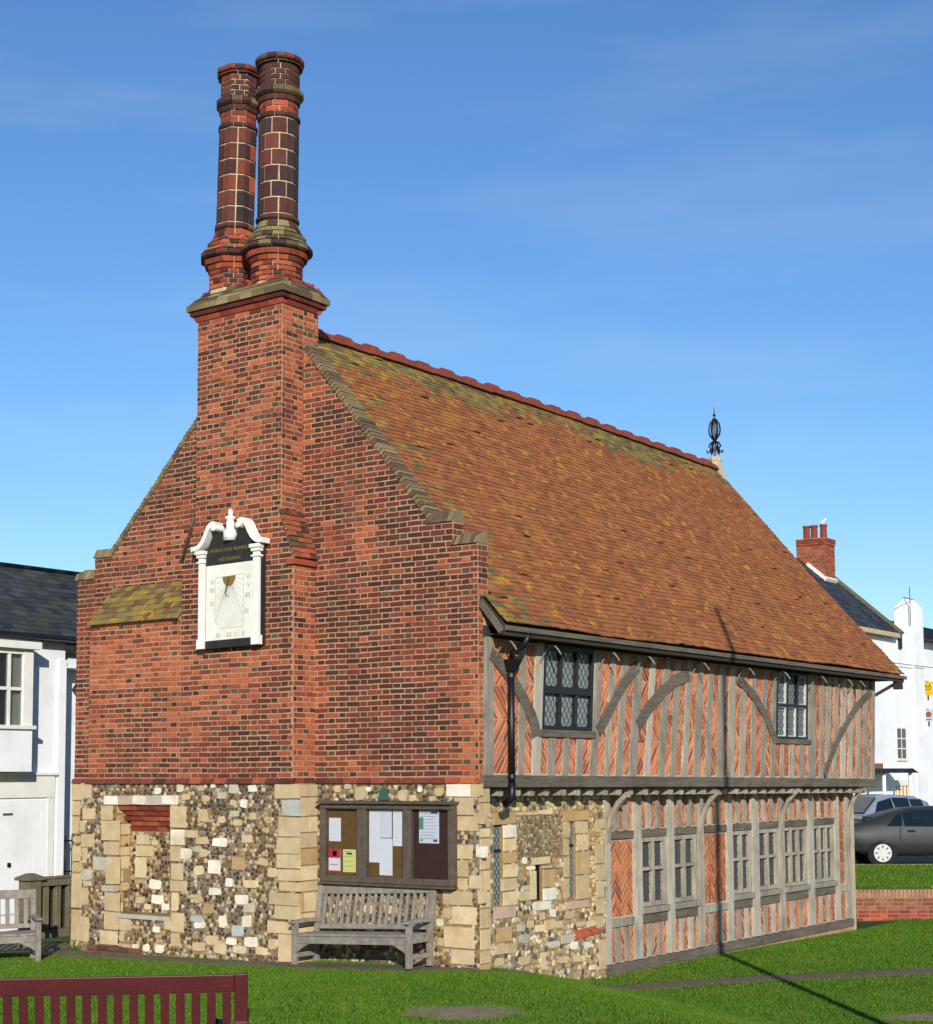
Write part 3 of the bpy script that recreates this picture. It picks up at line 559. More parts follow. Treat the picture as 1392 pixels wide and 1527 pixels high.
P('gable_base', MB().box(-7.36, -6.62, 0, .34, -.6, 2.205).box(-6.62, -2.60, 0, .34, -.6, 2.205).box(-2.60, -.03, 0, .22, -.6, 2.205), 'flint_mortar')
NF = Frame((0, -.14, 0), (1, 0, 0), (0, -1, 0))
P('niche_back', MB().box(-6.1, -4.8, -.14, -.02, .3, 2.0), 'flint_mortar')
rs = stones(BF, ST_BLOCK, base)
flints(BF, -6.62, -2.60, -.25, 2.2, rs, [NICHE], .058, parent=base)
rn = stones(NF, ST_NICHE, base); flints(NF, -5.95, -4.87, .42, 1.53, rn, [], .062, parent=base, dk=.15)
NB = len(BRK); BRK2 = []
for k in range(5):
    z = 1.545+k*.073
    for i in range(6):
        x = -5.94+i*.185+(.09 if k % 2 else 0)
        if x+.03 < -4.88: BRK2.append((*slabf(NF, x, min(x+.172, -4.875), z, z+.06, -.02, .01+k*.055, .05+k*.055), vary(rnd.choice([S(176, 84, 58), S(150, 66, 50), S(190, 98, 66)]), .12), base))
emit('soffit_brick', 'soffit_bricks', BRK2, 'brick', base)
# niche reveal stones and sill
RV = Frame((-5.95, 0, 0), (0, 1, 0), (1, 0, 0)); z = .42
while z < 1.85:
    h = min(rnd.uniform(.12, .22), 1.91-z); stone(RV, -.41, z+.006, -.28 if rnd.random() < .5 else -.16, z+h-.006, rnd.choice('ccyo'), base, .012, .3); z += h
    if rnd.random() < .6: flints(RV, -.27, -.15, z-h, z, [], [], .06, parent=base)
stone(BF, -5.98, .355, -4.86, .42, 'g', base, .02, .3)
gb = bpy.data.objects['gable_base']
rl = stones(GF, ST_LEFT, gb); flints(GF, -7.36, -6.62, -.25, 2.2, rl, [], .058, parent=gb)
rg = stones(GF, ST_GABLE, gb); flints(GF, -2.60, -.03, -.2, 2.2, rg, [], .06, parent=gb)
for fr, a, b, zt in ((Side(-2.60), -.42, -.0, 2.2), (Side(-.03), 0, .22, 2.2)):
    z = -.2
    while z < zt-.02:
        h = min(rnd.uniform(.11, .26), zt-z); m = a+(b-a)*rnd.choice([.4, .6, 1.0, 1.0])
        stone(fr, a+.004, z+.005, m-.004, z+h-.005, rnd.choice('cccoyc'), gb, .012, .3)
        if m < b: stone(fr, m+.004, z+.005, b-.004, z+h-.005, rnd.choice('cyc'), gb, .014, .3)
        z += h
for x0, x1, fr in ((-6.66, -2.58, BF), (-2.58, -.03, GF)):          # rough footing stones
    x = x0
    while x < x1:
        q = x+rnd.uniform(.15, .4); stone(fr, x, -.3+.01*(x+3), min(q, x1), -.12+.018*(x+3)*(-1 if 0 else 1)*.8, rnd.choice('ccggyp'), gb, .045); x = q+.01
FB = [(*slabf(BF, -6.45+i*.21, -6.25+i*.21, -.17+k*.07, -.108+k*.07, -.02, .05), vary(rnd.choice([S(130, 80, 62), S(110, 78, 66), S(96, 62, 50)]), .15), base) for k in range(2) for i in range(5)]
emit('footing_brick', 'footing_bricks', FB, 'brick', base)
SL1, SL2, LOOP = (.76, .95, .68, 1.68), (2.515, 2.665, .65, 1.67), (1.695, 1.845, .68, 1.135)
lwall = P('stone_side_wall', walled(LG, .10, 3.45, -.7, 2.06, -.35, 0, [SL1, SL2, LOOP]), 'flint_mortar')
rq = stones(LG, ST_LONG, lwall)
KN = (1.25, 1.23, 2.36, 1.79)
flints(LG, .22, 3.45, -.5, 2.05, rq+[KN], [SL1, SL2, LOOP], .07, parent=lwall, pal=[S(206, 186, 148), S(190, 164, 116), S(168, 142, 100), S(120, 110, 96), S(92, 84, 74), S(216, 202, 172), S(160, 148, 126), S(180, 146, 96), S(214, 190, 140)])
flints(LG, KN[0], KN[2], KN[1], KN[3], rq, [LOOP], .05, parent=lwall, pal=[S(168, 150, 118), S(146, 126, 94), S(132, 112, 84), S(112, 98, 78), S(96, 84, 68), S(176, 160, 128), S(140, 124, 98), S(110, 90, 62), S(150, 128, 92)])
BP = [(*prismf(LG, [(2.62+i*.18, .10+k*.07+i*.012), (2.79+i*.18, .11+k*.07+i*.012), (2.79+i*.18, .165+k*.07+i*.012), (2.62+i*.18, .155+k*.07+i*.012)], -.02, .03), vary(S(184, 88, 62), .12), lwall) for k in range(2) for i in range(4-k)]
emit('patch_brick', 'patch_bricks', BP, 'brick', lwall)
emit('stone', 'stones', STN, 'stone', hall, 400)
emit('flint', 'flints', FL, 'flint', hall)
def lattice(fr, u0, u1, v0, v1, n, wd=.010, pitch=.105, parent=None, name='lead_lattice'):
    m = MB(); asp = 1.35
    W_, H_ = u1-u0, v1-v0
    for sgn in (1, -1):
        k = -int(H_/asp/pitch)-2
        while True:
            c0 = u0+k*pitch if sgn > 0 else u0+k*pitch
            k += 1
            if c0 > u1+H_/asp+pitch: break
            pts = []
            for t in np.linspace(0, 1, 2): pass
            # line u = c0 + sgn*(v-v0)/asp, clipped
            ta, tb = v0, v1
            f = lambda v: c0+sgn*(v-v0)/asp
            lo, hi = sorted((( u0-c0)*sgn*asp+v0, (u1-c0)*sgn*asp+v0)); ta, tb = max(ta, lo), min(tb, hi)
            if tb-ta < .02: continue
            a, b = (f(ta), ta), (f(tb), tb); nx, ny = (b[1]-a[1]), -(b[0]-a[0]); l = math.hypot(nx, ny); nx, ny = nx/l*wd/2, ny/l*wd/2
            m.add(*prismf(fr, [(a[0]-nx, a[1]-ny), (b[0]-nx, b[1]-ny), (b[0]+nx, b[1]+ny), (a[0]+nx, a[1]+ny)], n-.002, n+.006, 0))
    return m.build(name, 'lead', parent)
for s, nm in ((SL1, 'a'), (SL2, 'b')):
    o = MB().add(*slabf(LG, s[0], s[1], s[2], s[3], -.05, -.042)).build('slit_window', 'leadglass', hall)
    lattice(LG, s[0]+.004, s[1]-.004, s[2]+.004, s[3]-.004, -.04, .008, .075, o)
    slab(LG, s[0]+.002, s[1]-.002, 1.34, 1.37, -.045, -.02, 'saddle_bar', 'iron', o, 0)
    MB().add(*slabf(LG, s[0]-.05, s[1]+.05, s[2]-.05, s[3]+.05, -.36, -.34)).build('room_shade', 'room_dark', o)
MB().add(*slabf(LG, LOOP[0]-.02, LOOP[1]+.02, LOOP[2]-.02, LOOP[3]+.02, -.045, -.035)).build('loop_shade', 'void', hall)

# ---- timber framing: upper floor
ZB = lambda y: 2.305-.0088*y          # top of the bressumer, sagging along its length
upper = P('upper_wall', walled(LU, .11, 12.44, 2.185, 4.25, -.3, -.014, [(1.36, 2.60, 2.88, 3.96), (8.30, 9.58, 2.86, 3.97)]), 'plaster_line')
NOG = []
NP = [S(204, 122, 82), S(192, 108, 74), S(212, 134, 94), S(176, 96, 66), S(154, 82, 60)]
def nog(fr, quad, ang0, strips=1, d=-.004, pitch=.070, thk=.050, flip=.55, pal=NP):
    """diagonal brick nogging clipped to a panel; quad = [(u,v) bottom-left, bottom-right, top-right, top-left]"""
    hp = []
    cu = sum(p[0] for p in quad)/4; cv = sum(p[1] for p in quad)/4
    for i in range(4):
        p, q = quad[i], quad[(i+1) % 4]; du, dv = q[0]-p[0], q[1]-p[1]; l = math.hypot(du, dv); nx, ny = dv/l, -du/l
        if nx*(cu-p[0])+ny*(cv-p[1]) > 0: nx, ny = -nx, -ny
        hp.append((nx, ny, nx*p[0]+ny*p[1]-.016))
    umin = min(p[0] for p in quad); umax = max(p[0] for p in quad); vmin = min(p[1] for p in quad); vmax = max(p[1] for p in quad)
    zc_ = [vmin, vmax]
    if strips == 1 and vmax-vmin > .7:
        n_ = rnd.randint(2, 4); zc_ = [vmin]+sorted(vmin+(vmax-vmin)*(k+rnd.uniform(-.25, .25))/n_ for k in range(1, n_))+[vmax]
    for s, z0_, z1_, fl in [(s, zc_[k], zc_[k+1], (-1)**k) for s in range(strips) for k in range(len(zc_)-1)]:
        a = umin+(umax-umin)*s/strips; b = umin+(umax-umin)*(s+1)/strips
        sg = fl*ang0*(1 if s % 2 == 0 else -1); v = z0_-abs(b-a)*1.6
        while v < z1_:
            t = sg*math.tan(math.radians(50)); k = 1/math.cos(math.radians(50)); dv_ = t*(b-a); off = 0 if t > 0 else -dv_
            poly = [(a, v+off), (b, v+off+dv_), (b, v+off+dv_+thk*k), (a, v+off+thk*k)]
            g = .005; parts = [poly]
            if b-a > .17 or rnd.random() < .5:
                mfr = rnd.uniform(.35, .65); um = a+(b-a)*mfr; parts = [clip(poly, 1, 0, um-g), clip(poly, -1, 0, -um-g)]
            for pp in parts:
                if len(pp) < 3: continue
                for h in hp+[(0, 1, z1_-.004), (0, -1, -z0_-.004)]: pp = clip(pp, *h)
                if area(pp) > .0004: NOG.append((*prismf(fr, pp, -.03, d+rnd.uniform(-.003, .004), .004), vary(rnd.choice(pal), .14)))
            v += pitch*k
SUNDER = {3, 4, 5, 22, 24, 25}       # short studs under the windows
stl = [s for i, s in enumerate(STUDS) if i != 23]
stl = [(*s, i) for i, s in enumerate(stl)]
short = {3, 4, 5, 22, 23, 24}
TOPZ = 3.99
def at_top(s, z): t = (z-2.25)/(3.8-2.25); return s[0]+(s[2]-s[0])*t, s[1]+(s[3]-s[1])*t
WIN = {'a': (1.32, 2.55, 2.87, 3.96), 'b': (8.27, 9.55, 2.86, 3.98)}
def stud(s, z0, z1, name='stud'):
    (a0, b0), (a1, b1) = at_top(s, z0), at_top(s, z1); w_ = .5*(b0-a0)
    poly = [(a0, z0), (b0, z0), ((b0+b1)/2+rnd.uniform(-.012, .012), (z0+z1)/2), (b1, z1), (a1, z1), ((a0+a1)/2+rnd.uniform(-.012, .012), (z0+z1)/2)]
    MB().add(*prismf(LU, poly, -.12, .004+rnd.uniform(0, .012), .006)).build(name, rnd.choice(['oak_v', 'oak_v', 'oak_v2', 'oak_v2', 'oak_v3']), upper)
for s in stl:
    i = s[4]; post = i in (0, 2, 6, 9, 13, 17, 21, 25, 33)
    stud(s, ZB((s[0]+s[1])/2)-.02, 2.80 if i in short else TOPZ, 'post' if post else 'stud')
for i in range(len(stl)-1):
    s, t = stl[i], stl[i+1]; yb = (s[1]+t[0])/2
    top = 2.80 if (i in short or i+1 in short) else 3.97; z0 = ZB(yb)+.01
    if t[0]-s[1] < .05: continue
    nog(LU, [(at_top(s, z0)[1], z0), (at_top(t, z0)[0], z0), (at_top(t, top)[0], top), (at_top(s, top)[1], top)], rnd.choice((1, -1)))
def ribbonf(fr, pts, th, d0, d1):
    pts = [np.array(p, float) for p in pts]; q = []
    # smooth the polyline
    for _ in range(2):
        n = [pts[0]]
        for a, b in zip(pts, pts[1:]): n += [a*.75+b*.25, a*.25+b*.75]
        pts = n+[pts[-1]]
    vs = []; fs = []; n = len(pts); tt = th if isinstance(th, tuple) else (th, th)
    for i, p in enumerate(pts):
        d = pts[min(i+1, n-1)]-pts[max(0, i-1)]; d /= np.linalg.norm(d); e = np.array([-d[1], d[0]])*(tt[0]+(tt[1]-tt[0])*i/(n-1))/2
        vs += [fr(*(p-e), d0), fr(*(p+e), d0), fr(*(p+e), d1), fr(*(p-e), d1)]
    for i in range(n-1):
        for k in range(4): k2 = (k+1) % 4; fs.append((i*4+k, i*4+k2, (i+1)*4+k2, (i+1)*4+k))
    return vs, fs+[(0, 1, 2, 3), (n*4-1, n*4-2, n*4-3, n*4-4)]
for b, th in zip(BRACES, (.17, .17, .18, .16, .15)):
    MB().add(*ribbonf(LU, b, th, -.06, .024)).build('brace', 'oak_h', upper, bevel=.006)
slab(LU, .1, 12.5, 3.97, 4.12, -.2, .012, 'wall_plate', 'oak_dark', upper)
slab(LU, 1.24, 2.62, 2.78, 2.875, -.1, .035, 'window_sill', 'oak_h', upper); slab(LU, 8.2, 9.62, 2.78, 2.86, -.1, .03, 'window_sill', 'oak_h', upper)
emit('nogging_brick', 'nogging_bricks', NOG, 'brick', upper, 300); NOG.clear()
TL = Frame((0, 0, 0), (0, 1, 0), (1, 0, 0)); TL.V = V3(0, .075, 1)
def window(fr, u0, u1, v0, v1, ncol, vt, fm, bw, tw, n=0.0, glass='leadglass', casement=None, name='window', mull=None, lat=.105):
    fo = MB()
    e = bw
    fo.add(*slabf(fr, u0, u0+e, v0, v1, n-.09, n+.01)).add(*slabf(fr, u1-e, u1, v0, v1, n-.09, n+.01)).add(*slabf(fr, u0+e, u1-e, v0, v0+e, n-.09, n+.008)).add(*slabf(fr, u0+e, u1-e, v1-e, v1, n-.09, n+.008))
    o = fo.build(name, fm, hall, bevel=.004)
    cw = (u1-u0-2*e-(ncol-1)*e)/ncol; mw = e
    slab(fr, u0+e, u1-e, vt-tw/2, vt+tw/2, n-.08, n+.016, 'transom', fm, o, .004)
    for k in range(ncol):
        a = u0+e+k*(cw+mw); b = a+cw
        if k < ncol-1: slab(fr, b, b+mw, v0+e, v1-e, n-.085, n+.012, 'mullion', fm, o, .004)
        for va, vb in ((v0+e, vt-tw/2), (vt+tw/2, v1-e)):
            g = MB().add(*slabf(fr, a+.001, b-.001, va+.001, vb-.001, n-.055, n-.05)).build('pane', glass, o)
            lattice(fr, a+.004, b-.004, va+.004, vb-.004, n-.048, .009, lat, o)
            if casement and (k, va < vt-.05) in casement:
                c = MB(); q = .018
                c.add(*slabf(fr, a, a+q, va, vb, n-.05, n-.01)).add(*slabf(fr, b-q, b, va, vb, n-.05, n-.01)).add(*slabf(fr, a+q, b-q, va, va+q, n-.05, n-.012)).add(*slabf(fr, a+q, b-q, vb-q, vb, n-.05, n-.012))
                c.build('casement', 'casement_grey', o)
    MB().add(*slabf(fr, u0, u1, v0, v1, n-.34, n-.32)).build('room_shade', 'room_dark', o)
    return o
window(TL, 1.125, 2.345, 2.88, 3.96, 3, 3.39, 'blackpaint', .05, .10)
window(TL, 8.07, 9.30, 2.86, 3.97, 3, 3.42, 'blackpaint', .045, .05, casement={(0, False), (2, False), (0, True), (1, True), (2, True)}, lat=.09)
# jetty: bressumer, joists, brackets
BE = Frame((0, 0, 0), (0, 1, -.0088), (1, 0, 0))
MB().add(*slabf(BE, .03, 12.52, 2.152, 2.305, -.28, .02)).build('bressumer', 'oak_h', hall, bevel=.015)
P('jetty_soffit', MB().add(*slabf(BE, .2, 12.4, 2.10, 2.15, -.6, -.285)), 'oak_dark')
y = .45
while y < 12.3:
    zt = 2.150-.0088*y; MB().add(*prismf(LU, [(y, zt-.105), (y+.09, zt-.12), (y+.15, zt-.10), (y+.155, zt-.002), (y-.005, zt-.002)], -.45, -.07+rnd.uniform(-.02, .02), .012)).build('joist', 'oak_v', hall); y += .355+rnd.uniform(-.02, .02)
for y in (3.52, 6.27, 9.17, 12.0):
    XB = Frame((0, y, 0), (1, 0, 0), (0, -1, 0))
    MB().add(*ribbonf(XB, [(-.36, 1.36), (-.325, 1.58), (-.25, 1.79), (-.12, 1.95), (-.02, 2.02)], (.05, .07), -.045, .045)).build('bracket', 'oak_v', hall, bevel=.01)
P('end_wall', MB().box(-7.0, -.36, 12.05, 12.3, -.7, 2.0).box(-7.2, -.3, 12.2, 12.44, 2.0, 4.2).add(*extrude_y([(-7.2, 4.2), (-.2, 4.2), (-3.45, 8.3)], 12.2, 12.44)), 'plaster_line')
# ---- timber framing: ground floor
GWO = [(4.46, 5.22), (5.42, 6.17), (7.35, 8.05), (8.29, 9.07), (9.26, 10.22), (10.47, 11.39)]
ground_wall = P('ground_floor_wall', walled(LG, 3.46, 12.08, -.45, 2.1, -.3, -.042, [(a, b, .395, 1.395) for a, b in GWO]), 'plaster_line')
GP = [(3.44, 3.60), (4.26, 4.46), (5.22, 5.42), (6.17, 6.36), (7.17, 7.35), (8.05, 8.29), (9.07, 9.26), (10.22, 10.47), (11.39, 11.57), (11.87, 12.10)]
for k, (a, b) in enumerate(GP):
    j = lambda: rnd.uniform(-.012, .012)
    MB().add(*prismf(LG, [(a, -.32), (b, -.32), (b+j(), .9), (b+j(), 2.06), (a+j(), 2.06), (a+j(), .8)], -.15, .006+rnd.uniform(0, .012), .008)).build('post', rnd.choice(['oak_v', 'oak_v3', 'oak_v3']), ground_wall)
slab(LG, 4.99+.25, 5.40, -.315, .52, -.1, .026, 'scarfed_post_foot', 'oak_pale', ground_wall)
slab(LG, 3.43, 12.12, -.465, -.325, -.2, .03, 'sill_beam', 'oak_h', ground_wall, .015)
P('plinth', MB().add(*slabf(LG, 3.45, 12.1, -.9, -.47, -.2, .015)), 'mortar')
PB = [(*slabf(LG, 3.5+i*.235, 3.72+i*.235, -.55-k*.07, -.49-k*.07, -.02, .028), vary(S(176, 104, 80), .15), ground_wall) for k in range(2) for i in range(8)]
emit('plinth_brick', 'plinth_bricks', PB, 'brick', ground_wall)
for i in range(9):
    a, b = GP[i][1], GP[i+1][0]; win = i in (1, 2, 4, 5, 6, 7); narrow = i == 8
    if not narrow:
        slab(LG, a+.002, b-.002, 1.395, 1.505, -.12, .0, 'head_rail', 'oak_h', ground_wall)
    if win:
        slab(LG, a-.02, b+.02, .305, .395, -.12, .035, 'window_sill', 'oak_v2', ground_wall, .012)
        slab(LG, a+.002, b-.002, .165, .29, -.12, -.006, 'lower_rail', 'oak_h', ground_wall)
        nl = 3 if i in (6, 7) else 2
        window(LG, a+.004, b-.004, .40, 1.39, nl, .94, 'oak_v', .058 if nl == 3 else .066, .05, -.03, lat=.09, glass='leadglass_dark')
    else:
        slab(LG, a+.002, b-.002, .175, .295, -.12, -.004, 'lower_rail', 'oak_v', ground_wall)
        nog(LG, [(a, .305), (b, .305), (b, 1.385 if not narrow else 2.03), (a, 1.385 if not narrow else 2.03)], 1, 4 if not narrow else 1, -.03, pal=[S(200, 112, 66), S(186, 98, 58), S(206, 122, 76), S(160, 82, 54)])
    ns = 1 if narrow else 3
    w_ = (b-a); sw = .10
    for z0, z1 in (((-.32, .165),) if narrow else ((-.32, .165), (1.51, 2.03))):
        for k in range(ns):
            p0 = a+(w_+sw)*k/ns; p1 = a+(w_+sw)*(k+1)/ns-sw
            nog(LG, [(p0, z0), (p1, z0), (p1, z1), (p0, z1)], rnd.choice((1, -1)), 1, -.03)
            if k < ns-1:
                j = lambda: rnd.uniform(-.012, .012)
                MB().add(*prismf(LG, [(p1+j(), z0), (p1+sw+j(), z0), (p1+sw+j(), z1), (p1+j(), z1)], -.12, -.006+rnd.uniform(0, .01), .006)).build('stud', rnd.choice(['oak_v', 'oak_v3', 'oak_v2']), ground_wall)

emit('nogging_brick', 'lower_nogging_bricks', NOG, 'brick', ground_wall, 0)

# ---- main roof
PROF = [(.37, 4.115), (-.25, 4.79), (-1.56, 6.24), (-3.45, 8.46)]
seg = [math.hypot(b[0]-a[0], b[1]-a[1]) for a, b in zip(PROF, PROF[1:])]; TOT = sum(seg)
def rp(s, n):
    for (a, b), l in zip(zip(PROF, PROF[1:]), seg):
        if s <= l or b is PROF[-1]:
            d = ((b[0]-a[0])/l, (b[1]-a[1])/l); return a[0]+d[0]*s-(-d[1])*n*1.0*1 if 0 else a[0]+d[0]*s+d[1]*n, a[1]+d[1]*s-d[0]*n
        s -= l
YE = 13.08
deck = MB()
inner = [(x-.07, z-.09) for x, z in PROF]
PD = [(x-.03, z-.035) for x, z in PROF]
deck.add(*extrude_y(PD+inner[::-1], .23, YE-.02))
deck.add(*extrude_y([(.34, 4.09), (-.02, 4.48), (-.02, 4.38), (.28, 4.04)], .03, .23))
bk = [(-3.45, 8.46), (-7.7, 3.6), (-7.6, 3.5), (-3.45, 8.3)]
deck.add(*extrude_y(bk, .23, YE-.02))
roof = P('roof', deck, 'oak_dark')
TI = []
TP = [S(158, 97, 55), S(149, 89, 51), S(164, 103, 59), S(138, 84, 52), S(155, 97, 54), S(154, 90, 54)]
OL = [S(132, 116, 66), S(118, 104, 66), S(146, 126, 58), S(108, 92, 62)]
nc = int(TOT/.09)
for r in range(nc):
    s0 = r*.09; s1 = min(s0+.15, TOT)
    (xa, za), (xb, zb), (xc, zc), (xd, zd) = rp(s0, .030), rp(s1, .014), rp(s0, .014), rp(s1, .0)
    y0 = .03 if xb > -.02 else .225
    y = y0-(.0825 if r % 2 else 0); first = True
    while y < YE-.02:
        a, b = max(y, y0), min(y+.161, YE); y += .165
        if b-a < .03: continue
        yc = (a+b)/2; dn = rnd.uniform(-.003, .005) if rnd.random() > .012 else .018; dr = rnd.uniform(-.006, .006)
        pol = max(.0, (s0-(TOT-1.15+.7*vn(yc*.7, 3)))/.45)+max(0, 1-(yc-.3)/(1.0+.8*vn(s0*1.5, 8)))*(.8 if s0 > 3 else .45)+(.22 if yc < 1.0 and s0 < .6 else 0)
        c = rnd.choice(OL) if rnd.random() < pol*.85 else rnd.choice(TP)
        zs = lambda yy: .05*math.sin(math.pi*yy/13)*min(1, s0/3)+.035*(vn(yy*.8+3, s0*.8)-.5)
        za_, zb_ = zs(a), zs(b)
        TI.append(([(xc+dn, a, zc+dn+za_), (xc+dn, b, zc+dn+zb_), (xd, b, zd+zb_), (xd, a, zd+za_), (xa+dn, a, za+dn+dr*.3+za_), (xa+dn, b, za+dn-dr*.3+zb_), (xb, b, zb+zb_), (xb, a, zb+za_)], BOXF, vary(c, .10), roof))
emit('roof_tile', 'roof_tiles', TI, 'rooftile', roof)
# ridge tiles, alternately crested
y = 1.0; k = 0; RT = []
y = .36
while y < 13.0:
    h = .175 if k % 2 else .135; l = .36 if k % 2 == 0 else .26; b = min(y+l, 13.02); x0, z0 = -3.45, 8.40+.05*math.sin(math.pi*y/13)+rnd.uniform(-.008, .008)
    prof = [(x0+.16, z0), (x0+.12, z0+h*.55), (x0+.06, z0+h*.92), (x0, z0+h), (x0-.06, z0+h*.92), (x0-.12, z0+h*.55), (x0-.16, z0)]
    RT.append((*extrude_y(prof, y+.006, b-.006), vary((1, 1, 1), .01)))
    y = b; k += 1
for v, f, c in RT: MB().add(v, f).build('ridge_tile', 'ridge_red', roof)
MB().box(.302, .336, .04, 13.18, 3.975, 4.085).build('fascia', 'oak_dark', roof, bevel=.006)
MB().box(.338, .372, .03, 13.25, 4.03, 4.095).build('gutter', 'oak_h', roof, bevel=.01)
MB().add(*ribbonf(Frame((0, .05, 0), (1, 0, 0), (0, -1, 0)), [(-.02, 4.40), (.16, 4.20), (.30, 4.02)], .09, -.03, .03)).build('barge_board', 'oak_h', roof, bevel=.005)
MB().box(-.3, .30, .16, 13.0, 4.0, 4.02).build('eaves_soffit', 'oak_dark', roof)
MB().add(*barf((-.02, 12.6, 3.72), (.22, 12.95, 3.93), .05, .05)).build('gutter_stay', 'oak_dark', roof); MB().box(.24, .37, 12.86, 13.02, 3.84, 3.99).build('gutter_block', 'oak_dark', roof)
# iron eaves brackets
for yb in (.30, 1.30, 2.75, 3.72, 5.35, 6.85, 8.15, 9.62, 10.75, 11.3):
    pts = [(.0+.33*t, yb, 3.70+.30*math.sin(t*2.35)-.10*t) for t in np.linspace(0, 1, 9)]
    tube(pts, .011, 'eaves_bracket', 'bench_grey', roof, 6)
# hopper and downpipe
dp = MB().add(*tubef([(.07, .56, 2.16), (.07, .56, 3.60)], .042, 10)).build('downpipe', 'iron', hall, smooth=True)
MB().add([(-.0, .46, 3.72), (.16, .46, 3.72), (.16, .68, 3.72), (-.0, .68, 3.72), (.02, .51, 3.58), (.12, .51, 3.58), (.12, .62, 3.58), (.02, .62, 3.58)][::-1], BOXF).build('hopper', 'iron', dp)
tube([(.07, .56, 3.70), (.09, .56, 3.80), (.26, .56, 3.88), (.34, .56, 4.02)], .036, 'swan_neck', 'iron', dp)
tube([(.07, .56, 2.20), (.07, .56, 2.02), (-.04, .56, 1.94)], .05, 'pipe_shoe', 'iron', dp)
for z in (2.26, 2.95, 3.5): MB().add(*lathef((.07, .56), [(.052, z), (.052, z+.05)], 10)).build('pipe_collar', 'iron', dp, smooth=False)
# finial on the far ridge end
MB().add(*lathef((-3.42, 13.05), [(.12, 8.40), (.12, 8.56), (.14, 8.60), (.14, 8.64), (.10, 8.68)], 8)).build('finial_base', 'plaster_line', roof)
MB().add([(-3.3, 12.98, 8.28), (-3.18, 12.98, 8.18), (-3.18, 13.1, 8.18), (-3.3, 13.1, 8.28), (-3.42, 12.98, 8.62), (-3.34, 12.98, 8.62), (-3.34, 13.1, 8.62), (-3.42, 13.1, 8.62)], BOXF).build('ridge_end_stone', 'plaster_line', roof)
fn = MB().add(*tubef([(-3.42, 13.05, 8.66), (-3.42, 13.05, 9.55), (-3.42, 13.05, 9.72)], [.026, .02, .004], 6))
for t in range(6):
    a = t*math.pi/3+.4; ca, sa = math.cos(a), math.sin(a)
    fn.add(*tubef([(-3.42+ca*r, 13.05+sa*r, z) for r, z in ((.02, 9.02), (.10, 9.14), (.115, 9.24), (.09, 9.36), (.02, 9.46))], .018, 5))
    fn.add(*tubef([(-3.42+ca*r, 13.05+sa*r, z) for r, z in ((.02, 9.0), (.09, 8.96), (.12, 8.90), (.08, 8.86), (.10, 8.80), (.15, 8.76), (.16, 8.82))], .018, 5))
fn.add(*lathef((-3.42, 13.05), [(.01, 9.5), (.035, 9.53), (.01, 9.57)], 8)).add(*lathef((-3.42, 13.05), [(.02, 8.96), (.045, 9.0), (.02, 9.04)], 8))
fn.build('finial', 'iron', roof)
# ================================================================ SETTING
def zg(x, y):
    x = np.asarray(x, float); y = np.asarray(y, float)
    z = -.022*np.clip(-x, 0, 9) - .47*sstep((y+.55*np.maximum(x, -.6)+.35)/3.5)*(x > -60) - .08*sstep((y-6)/8)
    return z + .10*sstep((-y-4)/5)
def zterr(q): return .02+.11*np.clip((q-12.3)/6.3, 0, 1)
def rq(r, q): p = R0*r+F0*q; return p[0], p[1]
rl_ = sorted(set([-900, -300, -120, -60, -35, -22, -15]+list(np.arange(-11, 13.01, .4))+[15, 19, 25, 40, 70, 130, 300, 900]))
ql_ = sorted(set([-60, -40, -30, -24]+list(np.arange(-20, 12.0, .4))+[12.18, 12.3, 14, 16, 18.6, 20, 30, 60, 120, 300, 900, 1800]))
gv = []; gf = []
for q in ql_:
    for r in rl_:
        x, y = rq(r, q)
        if q < 12.2: z = float(zg(x, y))
        else: z = float(zterr(q))
        if q > 18.65: z -= .03
        gv.append((x, y, z))
nr = len(rl_)
for j in range(len(ql_)-1):
    for i in range(nr-1): gf.append((j*nr+i, j*nr+i+1, (j+1)*nr+i+1, (j+1)*nr+i))
tag(MB().add(gv, gf).build('ground', 'turf', smooth=True), 'gently sloping ground under the lawn around the hall', kind='structure')
# road behind the terrace, with a kerb
rv = [(*rq(r, q), .115) for r, q in ((-200, 18.7), (200, 18.7), (200, 23.5), (-200, 23.5))]
tag(MB().add(rv, [(0, 1, 2, 3)]).build('road', 'asphalt'), 'dark asphalt road where the cars are parked', kind='structure')
tag(MB().add([(*rq(r, q), z) for z in (.0, .145) for r, q in ((-60, 18.55), (60, 18.55), (60, 18.69), (-60, 18.69))], BOXF).build('kerb', 'plaster_line'), 'stone kerb between the grass terrace and the road', kind='structure')
tag(MB().add([(*rq(r, q), z) for z in (.0, .22) for r, q in ((-200, 23.5), (200, 23.5), (200, 70), (-200, 70))], BOXF).build('pavement', 'tarmac'), 'pavement in front of the white houses', kind='structure')
# footpath at the hall's foot and off across the lawn
PATH = [(-14, -.2, 3.0), (-9, -.2, 2.2), (-7.4, -.6, 1.1), (-6.7, -.82, .6), (-4.5, -.80, .55), (-2.7, -.75, .55), (-2.0, -.55, .75), (-.6, -.35, .6), (.15, .1, .55), (.32, 1.3, .5), (.5, 2.5, .6), (1.0, 3.6, .6), (1.9, 4.9, .65), (3.1, 6.45, .8), (5.0, 8.7, .95), (8.5, 12.5, 1.0)]
pl = []
for a, b in zip(PATH, PATH[1:]):
    n = max(2, int(math.hypot(b[0]-a[0], b[1]-a[1])/.18))
    for k in range(n): t = k/n; pl.append(tuple(a[i]+(b[i]-a[i])*t for i in range(3)))
for _ in range(6): pl = [pl[0]]+[tuple((pl[i-1][j]+2*pl[i][j]+pl[i+1][j])/4 for j in range(3)) for i in range(1, len(pl)-1)]+[pl[-1]]
